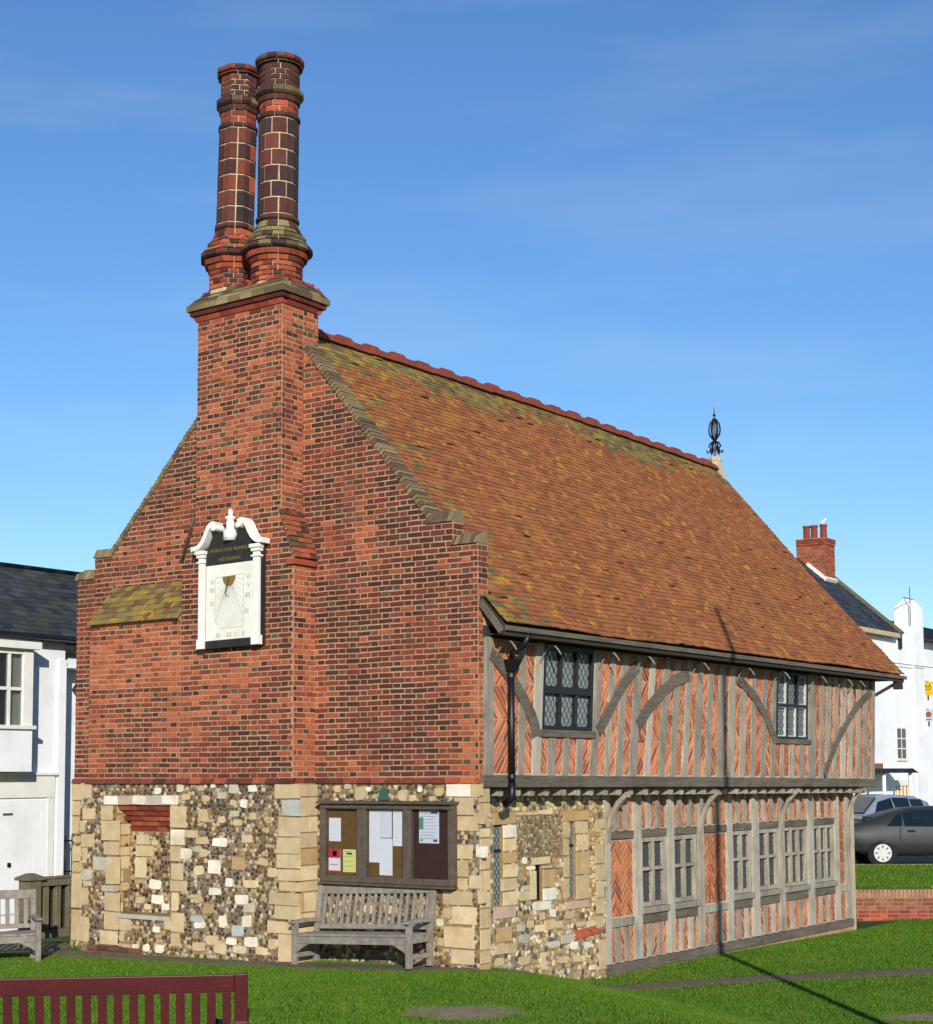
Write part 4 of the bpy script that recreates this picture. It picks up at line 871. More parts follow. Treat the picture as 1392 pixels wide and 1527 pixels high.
pv = []; pf = []; pn = len(pl)
for i, p in enumerate(pl):
    d = np.array(pl[min(i+1, pn-1)][:2])-np.array(pl[max(i-1, 0)][:2]); d /= np.linalg.norm(d); e = np.array([-d[1], d[0]])
    for k, s in enumerate((-1, -.5, 0, .5, 1)):
        ww = p[2]/2*(1+.35*(vn(i*.35, 3+s*9)-.5)*(abs(s) == 1)); x, y = p[0]+e[0]*s*ww, p[1]+e[1]*s*ww; pv.append((x, y, float(zg(x, y))+.012-.006*(abs(s) == 1)))
for i in range(pn-1):
    for k in range(4): pf.append((i*5+k, i*5+k+1, (i+1)*5+k+1, (i+1)*5+k))
tag(MB().add(pv, pf).build('path', 'tarmac', smooth=True), 'narrow worn path along the foot of the hall', kind='structure')
PATCH = [(1.85, -2.95, .42, .45, .62), (4.75, 2.45, .55, .34, .62), (-6.75, -2.2, .55, .16, .6)]
for cx, cy, ra, rb, an in PATCH:
    v = [(cx, cy, float(zg(cx, cy))+.014)]; n = 28
    for k in range(n):
        t = 2*math.pi*k/n; kk = .8+.4*vn(k*.7+cx, 4); u, w_ = math.cos(t)*ra*kk, math.sin(t)*rb*kk
        x, y = cx+R0[0]*u*1.4+F0[0]*w_, cy+R0[1]*u*1.4+F0[1]*w_; v.append((x, y, float(zg(x, y))+.010))
    tag(MB().add(v, [(0, k+1, (k+1) % n+1) for k in range(n)]).build('bare_earth', 'dirt'), 'bare earth patch worn in the grass '+('before the left bench' if cx < 0 else 'in front of the hall corner' if cx < 3 else 'near the right edge'), kind='structure')

# ---- grass blades
def grass(name, label, rr, qr, dens, hgt, wid, terr=False):
    A_ = (rr[1]-rr[0])*(qr[1]-qr[0]); n = int(A_*dens)
    r = nprng.uniform(*rr, n); q = nprng.uniform(*qr, n); x = r*R0[0]+q*F0[0]; y = r*R0[1]+q*F0[1]
    dep = q+19.2; lat = r+.16
    keep = (np.abs(lat) < dep*.30+.8) | ((np.abs(lat) < dep*.30+5) & (nprng.random(n) < .45))
    if not terr:
        keep &= ~((x > -7.45) & (x < -.30) & (y > -.03)) & ~((x > -6.7) & (x < -2.55) & (y > -.5))
        for a, b in zip(pl, pl[1:]):
            ax, ay, w0 = a; d2 = (x-ax)**2+(y-ay)**2; keep &= d2 > (w0/2*nprng.uniform(.45, 1.2, n))**2
        for cx, cy, ra, rb, an in PATCH:
            u = (x-cx)*R0[0]+(y-cy)*R0[1]; w_ = (x-cx)*F0[0]+(y-cy)*F0[1]; keep &= ((u/ra/1.3)**2+(w_/rb)**2) > nprng.uniform(.1, 1.2, n)
    x, y, q = x[keep], y[keep], q[keep]; n = len(x)
    z = zterr(q) if terr else zg(x, y)
    h = hgt*nprng.uniform(.5, 1.25, n); a = nprng.uniform(0, 2*math.pi, n); w_ = wid*nprng.uniform(.7, 1.4, n)
    lx = nprng.normal(0, .45, n)*h; ly = nprng.normal(0, .45, n)*h
    co = np.empty((n, 3, 3)); co[:, 0] = np.stack([x-np.cos(a)*w_/2, y-np.sin(a)*w_/2, z-.004], 1); co[:, 1] = np.stack([x+np.cos(a)*w_/2, y+np.sin(a)*w_/2, z-.004], 1)
    co[:, 2] = np.stack([x+lx, y+ly, z+h], 1)
    me = bpy.data.meshes.new(name); me.vertices.add(3*n); me.vertices.foreach_set('co', co.reshape(-1)); me.loops.add(3*n); me.loops.foreach_set('vertex_index', np.arange(3*n, dtype=np.int32))
    me.polygons.add(n); me.polygons.foreach_set('loop_start', np.arange(0, 3*n, 3, dtype=np.int32)); me.polygons.foreach_set('loop_total', np.full(n, 3, dtype=np.int32)); me.update(calc_edges=True)
    at = me.color_attributes.new('tint', 'FLOAT_COLOR', 'CORNER')
    base = np.array([S(74, 114, 22), S(88, 124, 27), S(62, 98, 20), S(122, 126, 54)])[nprng.choice(4, n, p=[.42, .3, .2, .08])]*nprng.uniform(.8, 1.2, (n, 1))
    c = np.ones((n, 3, 4)); c[:, :, :3] = base[:, None, :]; at.data.foreach_set('color', c.reshape(-1))
    me.materials.append(MATS['grass']); o = bpy.data.objects.new(name, me); col.objects.link(o); tag(o, label, 'grass', kind='stuff'); return o
grass('grass', 'short green mown grass in front of the hall', (-13, 13), (-5.2, 1.5), 4200, .030, .009)
grass('grass', 'mown grass at the side of the hall running to the brick retaining wall', (-3, 15), (1.5, 12.1), 2200, .032, .012)
grass('grass', 'grass between the red bench and the flint gable foot at left', (-15, -3), (1.5, 6.0), 3000, .030, .010)
grass('grass', 'strip of grass on the raised terrace behind the retaining wall', (4.5, 14), (12.45, 18.5), 900, .05, .018, True)

# ---- retaining wall
rw = empty('retaining_wall', (*rq(10, 12.2), -.3), 'low red brick retaining wall holding up the grass terrace', 'wall')
WF = Frame((*(F0*12.16)[:2], 0), R0, -F0)
MB().add(*slabf(WF, 6.3, 16, -.9, -.03, -.22, 0)).build('core', 'mortar_dark', rw)
RB = []
for r in range(9):
    u = 6.3-(.12 if r % 2 else 0); i = 0
    while u < 12.5:
        wd = .215 if (i+r) % 3 else .105; i += 1; a, b = max(u, 6.3), u+wd; u += wd+.012
        if b-a > .03: z = -.145-r*.075; c = rnd.choice([S(150, 66, 46), S(168, 80, 54), S(130, 58, 44)]) if r > 2 else rnd.choice([S(140, 92, 66), S(150, 104, 76), S(128, 72, 54)]); RB.append((*prismf(WF, [(a, z-.063), (b, z-.063), (b, z), (a, z)], -.02, rnd.uniform(.004, .010)), vary(c, .15)))
for k in range(80): u = 6.3+k*.078; RB.append((*slabf(WF, u, u+.066, -.135, -.028+.055, -.22, .012), vary(S(160, 122, 90), .14)))
emit('brick', 'bricks', RB, 'brick', rw)

# ================================================================ THINGS ON THE HALL
sun_d = empty('sundial', (-3.77, -.44, 4.0), 'white painted sundial with swan-neck pediment on the chimney breast', 'sundial')
SF_ = Frame((-.38, -.435, 0), (1, 0, 0), (0, -1, 0)); SF_.U = V3(.88, 0, .012)
MB().add(*slabf(SF_, -4.38, -3.13, 4.045, 5.37, -.01, .075)).build('backboard', 'inscription', sun_d)
MB().add(*slabf(SF_, -4.25, -3.28, 4.15, 5.155, .07, .092)).build('dial_face', 'dialwhite', sun_d)
for a, b in ((-4.40, -4.265), (-3.265, -3.13)):
    pz = MB().add(*slabf(SF_, a+.012, b-.012, 4.17, 5.27, .05, .125)).build('pilaster', 'whitepaint', sun_d, bevel=.006)
    MB().add(*slabf(SF_, a-.005, b+.005, 4.045, 4.17, .05, .14)).build('pilaster_base', 'whitepaint', pz, bevel=.005)
    MB().add(*slabf(SF_, a-.01, b+.01, 5.20, 5.225, .05, .14)).build('necking', 'whitepaint', pz)
    MB().add(*slabf(SF_, a-.03, b+.03, 5.315, 5.365, .05, .165)).add(*slabf(SF_, a-.012, b+.012, 5.27, 5.315, .05, .145)).build('capital', 'whitepaint', pz, bevel=.005)
MB().add(*prismf(SF_, [(-4.26, 5.16), (-3.27, 5.16), (-3.27, 5.36), (-3.34, 5.44), (-3.42, 5.58), (-3.56, 5.60), (-3.66, 5.46), (-3.87, 5.46), (-3.97, 5.60), (-4.11, 5.58), (-4.19, 5.44), (-4.26, 5.36)], .02, .094, 0)).build('inscription_panel', 'inscription', sun_d)
MB().add(*slabf(SF_, -4.265, -3.265, 4.045, 4.148, .03, .098)).build('base_panel', 'inscription', sun_d)
fx = V3(1, 0, .012); up = V3(0, 0, 1)
text('HORAS NON NUMERO', .069, SF_(-3.765, 5.325, .0955), fx, up, 'lettering', 'gilt', sun_d); text('NISI SERENAS', .069, SF_(-3.765, 5.20, .0955), fx, up, 'lettering', 'gilt', sun_d)
text('1650', .085, SF_(-3.77, 4.07, .0995), fx, up, 'lettering', 'gilt', sun_d) if False else None
for t, u, v in (('VI', -4.12, 4.90), ('VII', -4.13, 4.79), ('IX', -4.12, 4.61), ('VI', -3.37, 4.925), ('V', -3.37, 4.81), ('IIII', -3.39, 4.68), ('III', -3.40, 4.47), ('XI', -3.99, 4.18), ('XII', -3.77, 4.18), ('I', -3.635, 4.18), ('II', -3.47, 4.18)):
    text(t, .092, SF_(u, v, .093), fx, up, 'numeral', 'numeral', sun_d)
O_ = (-3.77, 4.97); hl = MB()
def dline(a, b, wd): 
    nx, ny = b[1]-a[1], a[0]-b[0]; l = math.hypot(nx, ny); nx, ny = nx/l*wd/2, ny/l*wd/2
    hl.add(*prismf(SF_, [(a[0]-nx, a[1]-ny), (b[0]-nx, b[1]-ny), (b[0]+nx, b[1]+ny), (a[0]+nx, a[1]+ny)], .09, .0935, 0))
for k in range(-6, 7):
    x = O_[0]+k*.052; dline(O_, (x, 4.29+.012*abs(k)), .004)
for v in (4.42, 4.52, 4.62, 4.72, 4.82, 4.90): dline(O_, (-4.03, v), .004); dline(O_, (-3.48, v+.03), .004)
for a, b in zip([(-4.05, 4.98), (-4.06, 4.42), (-3.95, 4.30), (-3.47, 4.30), (-3.47, 5.0)], [(-4.06, 4.42), (-3.95, 4.30), (-3.47, 4.30), (-3.47, 5.0), (-4.05, 4.98)]): dline(a, b, .005)
hl.build('hour_lines', 'hourline', sun_d)
MB().add(*prismf(SF_, [(O_[0]+.135*math.cos(t), O_[1]+.02-.135*math.sin(t)) for t in np.linspace(math.pi, 0, 15)], .09, .096, 0)).build('sun_disc', 'gilt', sun_d)
tube([SF_(O_[0], O_[1], .095), SF_(O_[0]+.0, O_[1]-.22, .17)], .005, 'gnomon', 'iron', sun_d, 6); tube([SF_(O_[0], O_[1]-.25, .09), SF_(O_[0], O_[1]-.22, .17)], .004, 'gnomon_stay', 'iron', sun_d, 6)
for sg, nm in ((-1, 'l'), (1, 'r')):
    cx = -3.765; pts = [(cx+sg*.74, 5.40), (cx+sg*.63, 5.405), (cx+sg*.54, 5.45), (cx+sg*.46, 5.55), (cx+sg*.40, 5.66), (cx+sg*.31, 5.71), (cx+sg*.24, 5.68)]
    pd = MB().add(*ribbonf(SF_, pts, (.06, .085), .02, .16)).build('scroll_pediment', 'whitepaint', sun_d, bevel=.012)
    MB().add(*prismf(SF_, [(cx+sg*.255+.065*math.cos(t), 5.645+.05*math.sin(t)) for t in np.linspace(0, 2*math.pi, 17)[:-1]], .02, .175, .012)).build('volute', 'whitepaint', pd)
ub = SF_(-3.765, 0, .08); MB().add(*lathef((ub[0], ub[1], 0), [(.095, 5.42), (.095, 5.54), (.075, 5.56), (.055, 5.58), (.06, 5.66), (.045, 5.69), (.07, 5.71), (.075, 5.735), (.03, 5.75), (.035, 5.79), (.03, 5.83), (.005, 5.85)], 14)).build('urn', 'whitepaint', sun_d, smooth=True)

# ---- noticeboard
nb = empty('noticeboard', (-1.38, -.1, .92), 'three-bay glazed wooden noticeboard fixed to the flint wall above the bench', 'noticeboard')
QF = Frame((0, -.03, 0), (1, 0, 0), (0, -1, 0))
MB().add(*slabf(QF, -2.42, -.34, .97, 1.95, -.02, .02)).build('backing', 'board_wood', nb)
bays = [(-2.36, -1.83), (-1.69, -1.10), (-.975, -.41)]
for k, (a, b) in enumerate(bays): MB().add(*slabf(QF, a, b, 1.04, 1.90, .015, .028)).build('pin_panel', 'pinboard' if k < 2 else 'pinboard_dark', nb)
for a, b in ((-2.45, -2.36), (-1.83, -1.69), (-1.10, -.975), (-.41, -.33)): slab(QF, a, b, .98, 1.90, .0, .10, 'stile', 'board_wood', nb)
slab(QF, -2.44, -.335, 1.885, 1.945, .0, .11, 'top_rail', 'board_wood', nb); slab(QF, -2.44, -.335, .965, 1.045, .0, .105, 'bottom_rail', 'board_wood', nb)
MB().add(*slabf(QF, -2.48, -.31, 1.95, 1.985, -.03, .16, .10)).build('hood', 'board_wood', nb)
MB().add(*slabf(QF, -2.45, -.33, .935, .962, -.02, .12)).build('drip_sill', 'board_wood', nb)
for a, b in bays: MB().add(*slabf(QF, a+.002, b-.002, 1.047, 1.883, .078, .082)).build('pane', 'board_glass', nb)
WH = S(236, 238, 244)
def paper(x0, z1, x1, z0, c, lines=0, lc=S(170, 172, 180), extra=()):
    m = MB().add(*slabf(QF, x0, x1, z0, z1, .026, .031+rnd.uniform(0, .002)), c); h = z1-z0
    for i in range(lines):
        v = z1-h*.08-i*h*.86/max(1, lines); m.add(*slabf(QF, x0+.02, x1-.02-rnd.uniform(0, .06), v-.006, v, .031, .0345), lc)
    for (a, b, cc, dd, c2) in extra: m.add(*slabf(QF, x0+(x1-x0)*a, x0+(x1-x0)*b, z0+h*cc, z0+h*dd, .031, .035), c2)
    return m.build('notice', 'paper', nb)
paper(-2.345, 1.765, -2.15, 1.47, WH, 7, S(224, 226, 232)); paper(-2.35, 1.37, -2.155, 1.08, S(240, 234, 236), 0, extra=[(0, 1, .62, 1, S(200, 50, 76)), (.35, .7, .7, .92, S(240, 226, 220)), (0, 1, 0, .07, S(196, 50, 90)), (.1, .8, .3, .36, S(200, 170, 180))])
paper(-2.11, 1.37, -1.90, 1.085, S(226, 226, 140), 4, S(170, 168, 90), extra=[(.3, .72, .78, .86, S(70, 70, 60))])
paper(-1.68, 1.875, -1.50, 1.22, WH, 14, S(224, 226, 233)); paper(-1.495, 1.875, -1.32, 1.53, S(228, 230, 238), 8, S(216, 218, 226)); paper(-1.515, 1.52, -1.31, 1.065, WH, 10, S(225, 227, 234)); paper(-1.30, 1.88, -1.15, 1.43, WH, 10, S(224, 226, 233))
paper(-.89, 1.875, -.585, 1.475, S(222, 228, 236), 9, S(150, 158, 172), extra=[(.0, .22, .42, .78, S(90, 150, 110)), (.6, .95, .9, .97, S(70, 76, 96)), (.05, .2, .06, .12, S(120, 170, 110)), (.72, .92, .05, .12, S(80, 84, 90))])
gp = MB().add(*prismf(GF, [(-1.57, 1.995), (-1.385, 1.995), (-1.42, 2.10), (-1.478, 2.175), (-1.535, 2.10)], .0, .045, .006)).build('plaque', 'green_plate'); tag(gp, 'small green triangular plaque on the flint above the noticeboard', 'plaque')

# ---- benches
def bench(org, ld, fd, Ln, mat, label, seat=.40, back=.93, dep=.50, nsl=17, slw=.045, rail=.10, armz=.60, group=None, slope=0, legs=True, postw=.07, tall=.0):
    ld, fd = V3(*ld, 0), V3(*fd, 0); ld /= np.linalg.norm(ld); fd /= np.linalg.norm(fd); o = V3(*org); ld = ld+V3(0, 0, slope)
    e = empty('park_bench', tuple(o), label, 'bench')
    W_ = lambda a, f, z: o+ld*a+fd*f+V3(0, 0, z)
    rake = .10
    def bx(a0, a1, f0, f1, z0, z1, nm, rk0=0, rk1=0, par=None, bev=.006):
        vs = [W_(a, f+(rk0 if z == z0 else rk1), z) for z in (z0, z1) for a, f in ((a0, f0), (a1, f0), (a1, f1), (a0, f1))]
        return MB().add(vs, BOXF).build(nm, mat, par or e, bevel=bev)
    for a in (0, Ln-postw):
        bx(a, a+postw, 0, .065, 0, seat, 'leg'); bx(a, a+postw, 0, .06, seat, back+tall, 'back_post', 0, -rake*(1+tall/(back-seat)))
        bx(a, a+postw, dep-.065, dep, 0, armz-.03, 'leg')
        vs = [W_(x, f, z) for x in (a-.005, a+postw+.005) for f, z in ((-.04, armz+.0), (dep*.45, armz+.02), (dep+.05, armz+.0), (dep+.07, armz-.03), (dep+.03, armz-.045), (dep*.45, armz-.03), (-.04, armz-.05))]
        n = 7; MB().add(vs, [tuple(range(n)), tuple(range(2*n-1, n-1, -1))]+[(i, i+n, (i+1) % n+n, (i+1) % n) for i in range(n)]).build('arm_rest', mat, e, bevel=.008)
        bx(a+.012, a+postw-.012, .065, dep-.065, seat-.11, seat-.03, 'side_rail'); bx(a+.015, a+postw-.015, .065, dep-.065, .10, .16, 'stretcher')
    f_ = lambda z: -rake*(z-seat)/(back-seat)
    bx(postw, Ln-postw, .005, .045, back-rail-.02, back-.004, 'top_rail', f_(back-rail-.02), f_(back))
    bx(postw, Ln-postw, .005, .045, seat+.03, seat+.09, 'lower_back_rail', f_(seat+.03), f_(seat+.09))
    sp = (Ln-2*postw)/nsl
    for k in range(nsl):
        a = postw+sp*(k+.5)-slw/2; bx(a, a+slw, .015, .035, seat+.085, back-rail-.018, 'back_slat', f_(seat+.085), f_(back-rail), bev=.003)
    for k in range(6):
        f0 = .06+k*(dep-.06)/6; bx(postw*.2, Ln-postw*.2, f0, f0+(dep-.06)/6-.012, seat-.03, seat, 'seat_slat', bev=.004) if k < 5 else bx(postw, Ln-postw, f0, f0+(dep-.06)/6-.006, seat-.03, seat, 'seat_slat', bev=.004)
    bx(postw, Ln-postw, dep-.055, dep-.02, seat-.125, seat-.032, 'front_rail')
    for a, s in ((postw, 1), (Ln-postw, -1)):
        vs = [W_(a+s*x, f, z) for f in (dep-.054, dep-.021) for x, z in ((0, seat-.126), (.20, seat-.126), (.05, seat-.20), (0, seat-.24))]
        MB().add(vs, [(0, 1, 2, 3), (7, 6, 5, 4), (0, 4, 5, 1), (1, 5, 6, 2), (2, 6, 7, 3), (3, 7, 4, 0)]).build('knee_brace', mat, e)
    return e, W_
bench((-2.50, -.13, -.065), (1, 0), (0, -1), 1.88, 'bench_grey', 'weathered grey wooden bench standing under the noticeboard', seat=.40, back=.98, dep=.47, nsl=17, armz=.56, slope=.045, tall=.03)
bench((-6.42, -1.40, -.155), (-.51, -.86), (.86, -.51), 1.7, 'bench_grey', 'grey wooden bench at the left edge beside the fence post', seat=.40, back=.94, dep=.52, nsl=13, armz=.60, slw=.055)
rb, RW = bench((3.74, -7.91, .10), (-.735, -.678), (-.678, .735), 1.86, 'red_paint', 'dark red painted bench in the left foreground seen from behind', seat=.42, back=.93, dep=.50, nsl=17, slw=.055, rail=.10, armz=.62, postw=.085)
bg_ = RW(.20, .30, .42); bgo = empty('bag', tuple(bg_), 'small dark navy bag lying on the dark red bench seat', 'bag')
MB().add(*lathef(tuple(bg_), [(.07, .0), (.11, .02), (.115, .08), (.09, .13), (.04, .15)], 12)).build('pouch', 'navy', bgo, smooth=True); tube([bg_+V3(-.07, 0, .12), bg_+V3(-.04, 0, .16), bg_+V3(.04, 0, .16), bg_+V3(.07, 0, .12)], .010, 'handle', 'navy', bgo)

# ---- fence at the hall's left corner
fe = empty('wooden_fence', (-7.8, 1.2, -.2), 'weathered wooden fence with capped post at the left corner of the hall', 'fence')
MB().box(-7.93, -7.69, -.50, -.27, -.5, .80).build('post', 'fence_wood', fe, bevel=.012); MB().box(-7.97, -7.65, -.55, -.22, .80, .84).add([(-7.97, -.55, .84), (-7.65, -.55, .84), (-7.65, -.22, .84), (-7.97, -.22, .84), (-7.86, -.44, .90), (-7.76, -.44, .90), (-7.76, -.33, .90), (-7.86, -.33, .90)], BOXF).build('post_cap', 'fence_wood', fe, bevel=.008)
MB().box(-7.87, -7.73, -.26, 3.5, .70, .80).build('top_rail', 'fence_wood', fe, bevel=.01); MB().box(-7.89, -7.71, -.26, 3.5, .805, .835).build('handrail', 'fence_wood', fe, bevel=.008); MB().box(-7.86, -7.74, -.26, 3.5, -.06, .06).build('bottom_rail', 'fence_wood', fe, bevel=.01)
for k in range(4): MB().box(-7.875, -7.86, -.2+k*.92, .7+k*.92, .0, .72).build('gap_shade_board', 'oak_dark', fe)  # dark sheets added behind the balusters to stand in for shade in the gaps
for k in range(16): MB().box(-7.84, -7.76, -.17+k*.225, -.07+k*.225, .06, .70).build('baluster', 'fence_wood', fe, bevel=.01)

# ---- flagpole whose shadow crosses the lawn, the wall and the roof
D_ = 13.0; fpx, fpy = .66*D_*1.0, 6.47-.75*D_
fp = empty('flagpole', (fpx, fpy, float(zg(fpx, fpy))), 'tall white flagpole on the lawn to the right whose shadow falls on the hall', 'flagpole')
zb = float(zg(fpx, fpy)); hp_ = 9.48
MB().add(*tubef([(fpx, fpy, zb), (fpx, fpy, hp_*.5), (fpx, fpy, hp_)], [.07, .062, .048], 12)).build('mast', 'whitepaint', fp, smooth=True)
MB().add(*lathef((fpx, fpy), [(.17, zb-.05), (.17, zb+.06), (.09, zb+.14), (.085, zb+.4)], 12)).build('base_collar', 'iron', fp); MB().add(*lathef((fpx, fpy), [(.01, hp_), (.07, hp_+.04), (.07, hp_+.08), (.01, hp_+.12)], 12)).build('finial_ball', 'whitepaint', fp, smooth=True)

# ================================================================ LEFT HOUSE
lh = empty('white_house', (-16, 4, 0), 'white rendered house with slate roof and oriel window at the left edge', 'house')
HF = Frame((-13.8, 0, 0), (0, 1, 0), (1, 0, 0))
MB().box(-19, -13.8, -5, 5.2, -.6, 5.02).box(-19, -14.25, 5.2, 12, -.6, 5.02).build('wall', 'render_white', lh)
MB().add(*slabf(HF, 5.02, 5.2, -.5, 4.6, 0, .05)).build('corner_pilaster', 'render_white', lh)
MB().add([(-14.25, 5.2, 4.45), (-13.75, 5.2, 4.45), (-13.75, 9, 4.45), (-14.25, 9, 4.45), (-14.25, 5.2, 4.8), (-13.95, 5.2, 4.62), (-13.95, 9, 4.62), (-14.25, 9, 4.8)], BOXF).build('porch_roof', 'render_white', lh)
rfl = MB().add(*extrude_y([(-13.6, 5.02), (-16.5, 6.74), (-19.4, 5.02), (-19.4, 4.95), (-13.6, 4.95)], -5, 12)).build('roof', 'slate', lh)
for pgn in rfl.data.polygons: pass
def slates(p0, p1, y0, y1, rows, wdt, parent, pal, visible=None, mat='slate'):
    out = []; n = rows; dx, dz = (p1[0]-p0[0])/n, (p1[1]-p0[1])/n; l = math.hypot(dx, dz); nx, nz_ = -dz/l, dx/l
    if nz_ < 0: nx, nz_ = -nx, -nz_
    for r in range(n):
        y = y0-(wdt/2 if r % 2 else 0)
        xa, za = p0[0]+dx*r, p0[1]+dz*r; k = min(1.6, n-r); xb, zb_ = xa+dx*k, za+dz*k
        while y < y1:
            a, b = max(y, y0), min(y+wdt-.006, y1); y += wdt
            if b-a < .03: continue
            t = .026+rnd.uniform(0, .006)
            out.append(([(xa+nx*.012, a, za+nz_*.012), (xa+nx*.012, b, za+nz_*.012), (xb, b, zb_), (xb, a, zb_), (xa+nx*t, a, za+nz_*t), (xa+nx*t, b, za+nz_*t), (xb+nx*.01, b, zb_+nz_*.01), (xb+nx*.01, a, zb_+nz_*.01)], BOXF, vary(rnd.choice(pal), .25)))
    emit('slate', 'slates', out, mat, parent, 300)
SP = [S(62, 64, 66), S(52, 54, 56), S(74, 74, 70), S(66, 66, 52)]
slates((-13.55, 5.0), (-16.5, 6.75), .5, 10, 15, .30, rfl, SP)
MB().add(*tubef([(-16.5, -5, 6.77), (-16.5, 12, 6.77)], .07, 8)).build('ridge', 'slate', rfl)
tube([(-13.52, -5, 5.0), (-13.52, 9, 5.0)], .06, 'gutter', 'iron', rfl)
orl = MB().box(-13.8, -13.36, 1.2, 4.07, 2.40, 3.20).build('oriel', 'render_white', lh)
MB().box(-13.8, -13.30, 1.15, 4.12, 3.20, 3.27).build('oriel_sill', 'whitepaint', orl); MB().box(-13.8, -13.25, 1.1, 4.18, 4.72, 4.86).build('oriel_cornice', 'whitepaint', orl)
MB().box(-13.8, -13.36, 3.85, 4.07, 3.27, 4.72).box(-13.8, -13.36, 1.2, 1.4, 3.27, 4.72).box(-13.8, -13.37, 1.4, 3.85, 4.62, 4.72).build('sash_frame', 'whitepaint', orl)
for a, b in ((3.83, 3.86), (3.50, 3.56), (2.80, 2.86), (2.1, 2.16)): MB().box(-13.44, -13.375, a, b, 3.27, 4.62).build('glazing_bar', 'whitepaint', orl)
MB().box(-13.44, -13.372, 1.4, 3.85, 3.93, 3.99).build('meeting_rail', 'whitepaint', orl)
for a, b in ((3.56, 3.83), (2.86, 3.50), (2.16, 2.80), (1.4, 2.1)):
    for z0, z1 in ((3.28, 3.93), (3.99, 4.62)): MB().box(-13.41, -13.405, a, b, z0, z1).build('pane', 'glass', orl)
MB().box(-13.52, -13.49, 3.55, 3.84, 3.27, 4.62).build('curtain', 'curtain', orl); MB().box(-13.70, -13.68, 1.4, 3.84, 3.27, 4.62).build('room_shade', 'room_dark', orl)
gd = MB().add(*slabf(HF, 1.6, 4.80, -.3, 1.88, 0, .03)).build('garage_door', 'render_white', lh)
for k in range(19): MB().add(*slabf(HF, 1.64+k*.166, 1.64+k*.166+.154, -.28, 1.86, .03, .042)).build('board', 'render_white', gd)
MB().add(*slabf(HF, 3.74, 3.96, 1.575, 1.615, .04, .055)).build('letter_plate', 'lead', gd); MB().add(*slabf(HF, 3.86, 3.92, .60, .68, .04, .075)).build('handle', 'iron', gd)
MB().add(*slabf(HF, 1.5, 4.95, 1.90, 2.33, 0, .06)).add(*slabf(HF, 4.80, 4.95, -.4, 1.90, 0, .05)).add(*slabf(HF, 1.5, 5.0, 2.33, 2.38, 0, .10)).build('door_surround', 'whitepaint', lh)
MB().add(*slabf(HF, 4.12, 4.22, 3.42, 3.62, 0, .12)).build('wall_lamp', 'sign_brown', lh)
MB().box(-16.9, -16.2, -.6, .3, 6.6, 8.1).build('chimney', 'sign_brown', lh)
ir = empty('iron_railing', (-13.6, 5.4, .2), 'small black iron railing beside the white house near the hall corner', 'railing')
for z in (.42, 1.02): MB().box(-13.9, -13.87, 5.15, 6.6, z, z+.03).build('rail', 'iron', ir)
for k in range(9): tube([(-13.885, 5.2+k*.16, .2), (-13.885, 5.2+k*.16, 1.15)], .014, 'bar', 'iron', ir, 6)

# ================================================================ RIGHT HOUSES
ha = empty('slate_roofed_house', (-10.6, 30, 0), 'white house with steep slate roof and brick chimney behind the hall', 'house')
MB().box(-13.4, -8, 22, 34.35, -.2, 6.9).add(*[([(x, 34.35-d, z) for d in (0, 12.35) for x, z in ((-8, 6.9), (-13.4, 6.9), (-10.7, 9.25))], [(0, 1, 2), (5, 4, 3), (0, 3, 4, 1), (1, 4, 5, 2), (2, 5, 3, 0)])][0]).build('wall', 'render_white', ha)
rfa = MB().add(*extrude_y([(-7.75, 6.80), (-10.7, 9.36), (-13.65, 6.80), (-13.65, 6.70), (-7.75, 6.70)], 22, 34.5)).build('roof', 'slate', ha)
slates((-7.72, 6.80), (-10.7, 9.38), 27, 34.45, 16, .32, rfa, [S(52, 56, 62), S(44, 48, 54), S(62, 64, 66)])
MB().add(*slopef((-7.70, 6.78), (-10.72, 9.40), 34.42, 34.66, .09, None)).build('verge', 'fence_wood', rfa)
MB().box(-7.85, -7.72, 22, 34.5, 6.66, 6.80).build('eaves_board', 'plaster_line', rfa)
ch = MB().box(-10.75, -9.75, 33.3, 34.1, 8.5, 10.02).build('chimney', 'mortar', ha)
CB = []
for r in range(20):
    for fr, a, b in ((Frame((0, 33.3, 0), (1, 0, 0), (0, -1, 0)), -10.75, -9.75), (Frame((-9.75, 0, 0), (0, 1, 0), (1, 0, 0)), 33.3, 34.1)):
        u = a-(.11 if r % 2 else 0)
        while u < b:
            p, q = max(u, a), min(u+.215, b); u += .227
            if q-p > .03: CB.append((*slabf(fr, p, q, 8.52+r*.075, 8.58+r*.075, -.02, .01 if r < 17 else .05), vary(rnd.choice([S(150, 78, 52), S(164, 88, 58), S(132, 68, 48)]), .15)))
emit('brick', 'bricks', CB, 'brick', ch)
for x in (-10.55, -10.28, -9.95): MB().add(*lathef((x, 33.7), [(.12, 10.0), (.11, 10.42), (.13, 10.44), (.13, 10.5), (.08, 10.5)], 10)).build('chimney_pot', 'ridge_red', ch, smooth=False)
MB().add(*slopef((-9.73, 8.55), (-10.4, 9.12), 33.2, 34.15, .12, None)).build('flashing', 'whitepaint', ch)
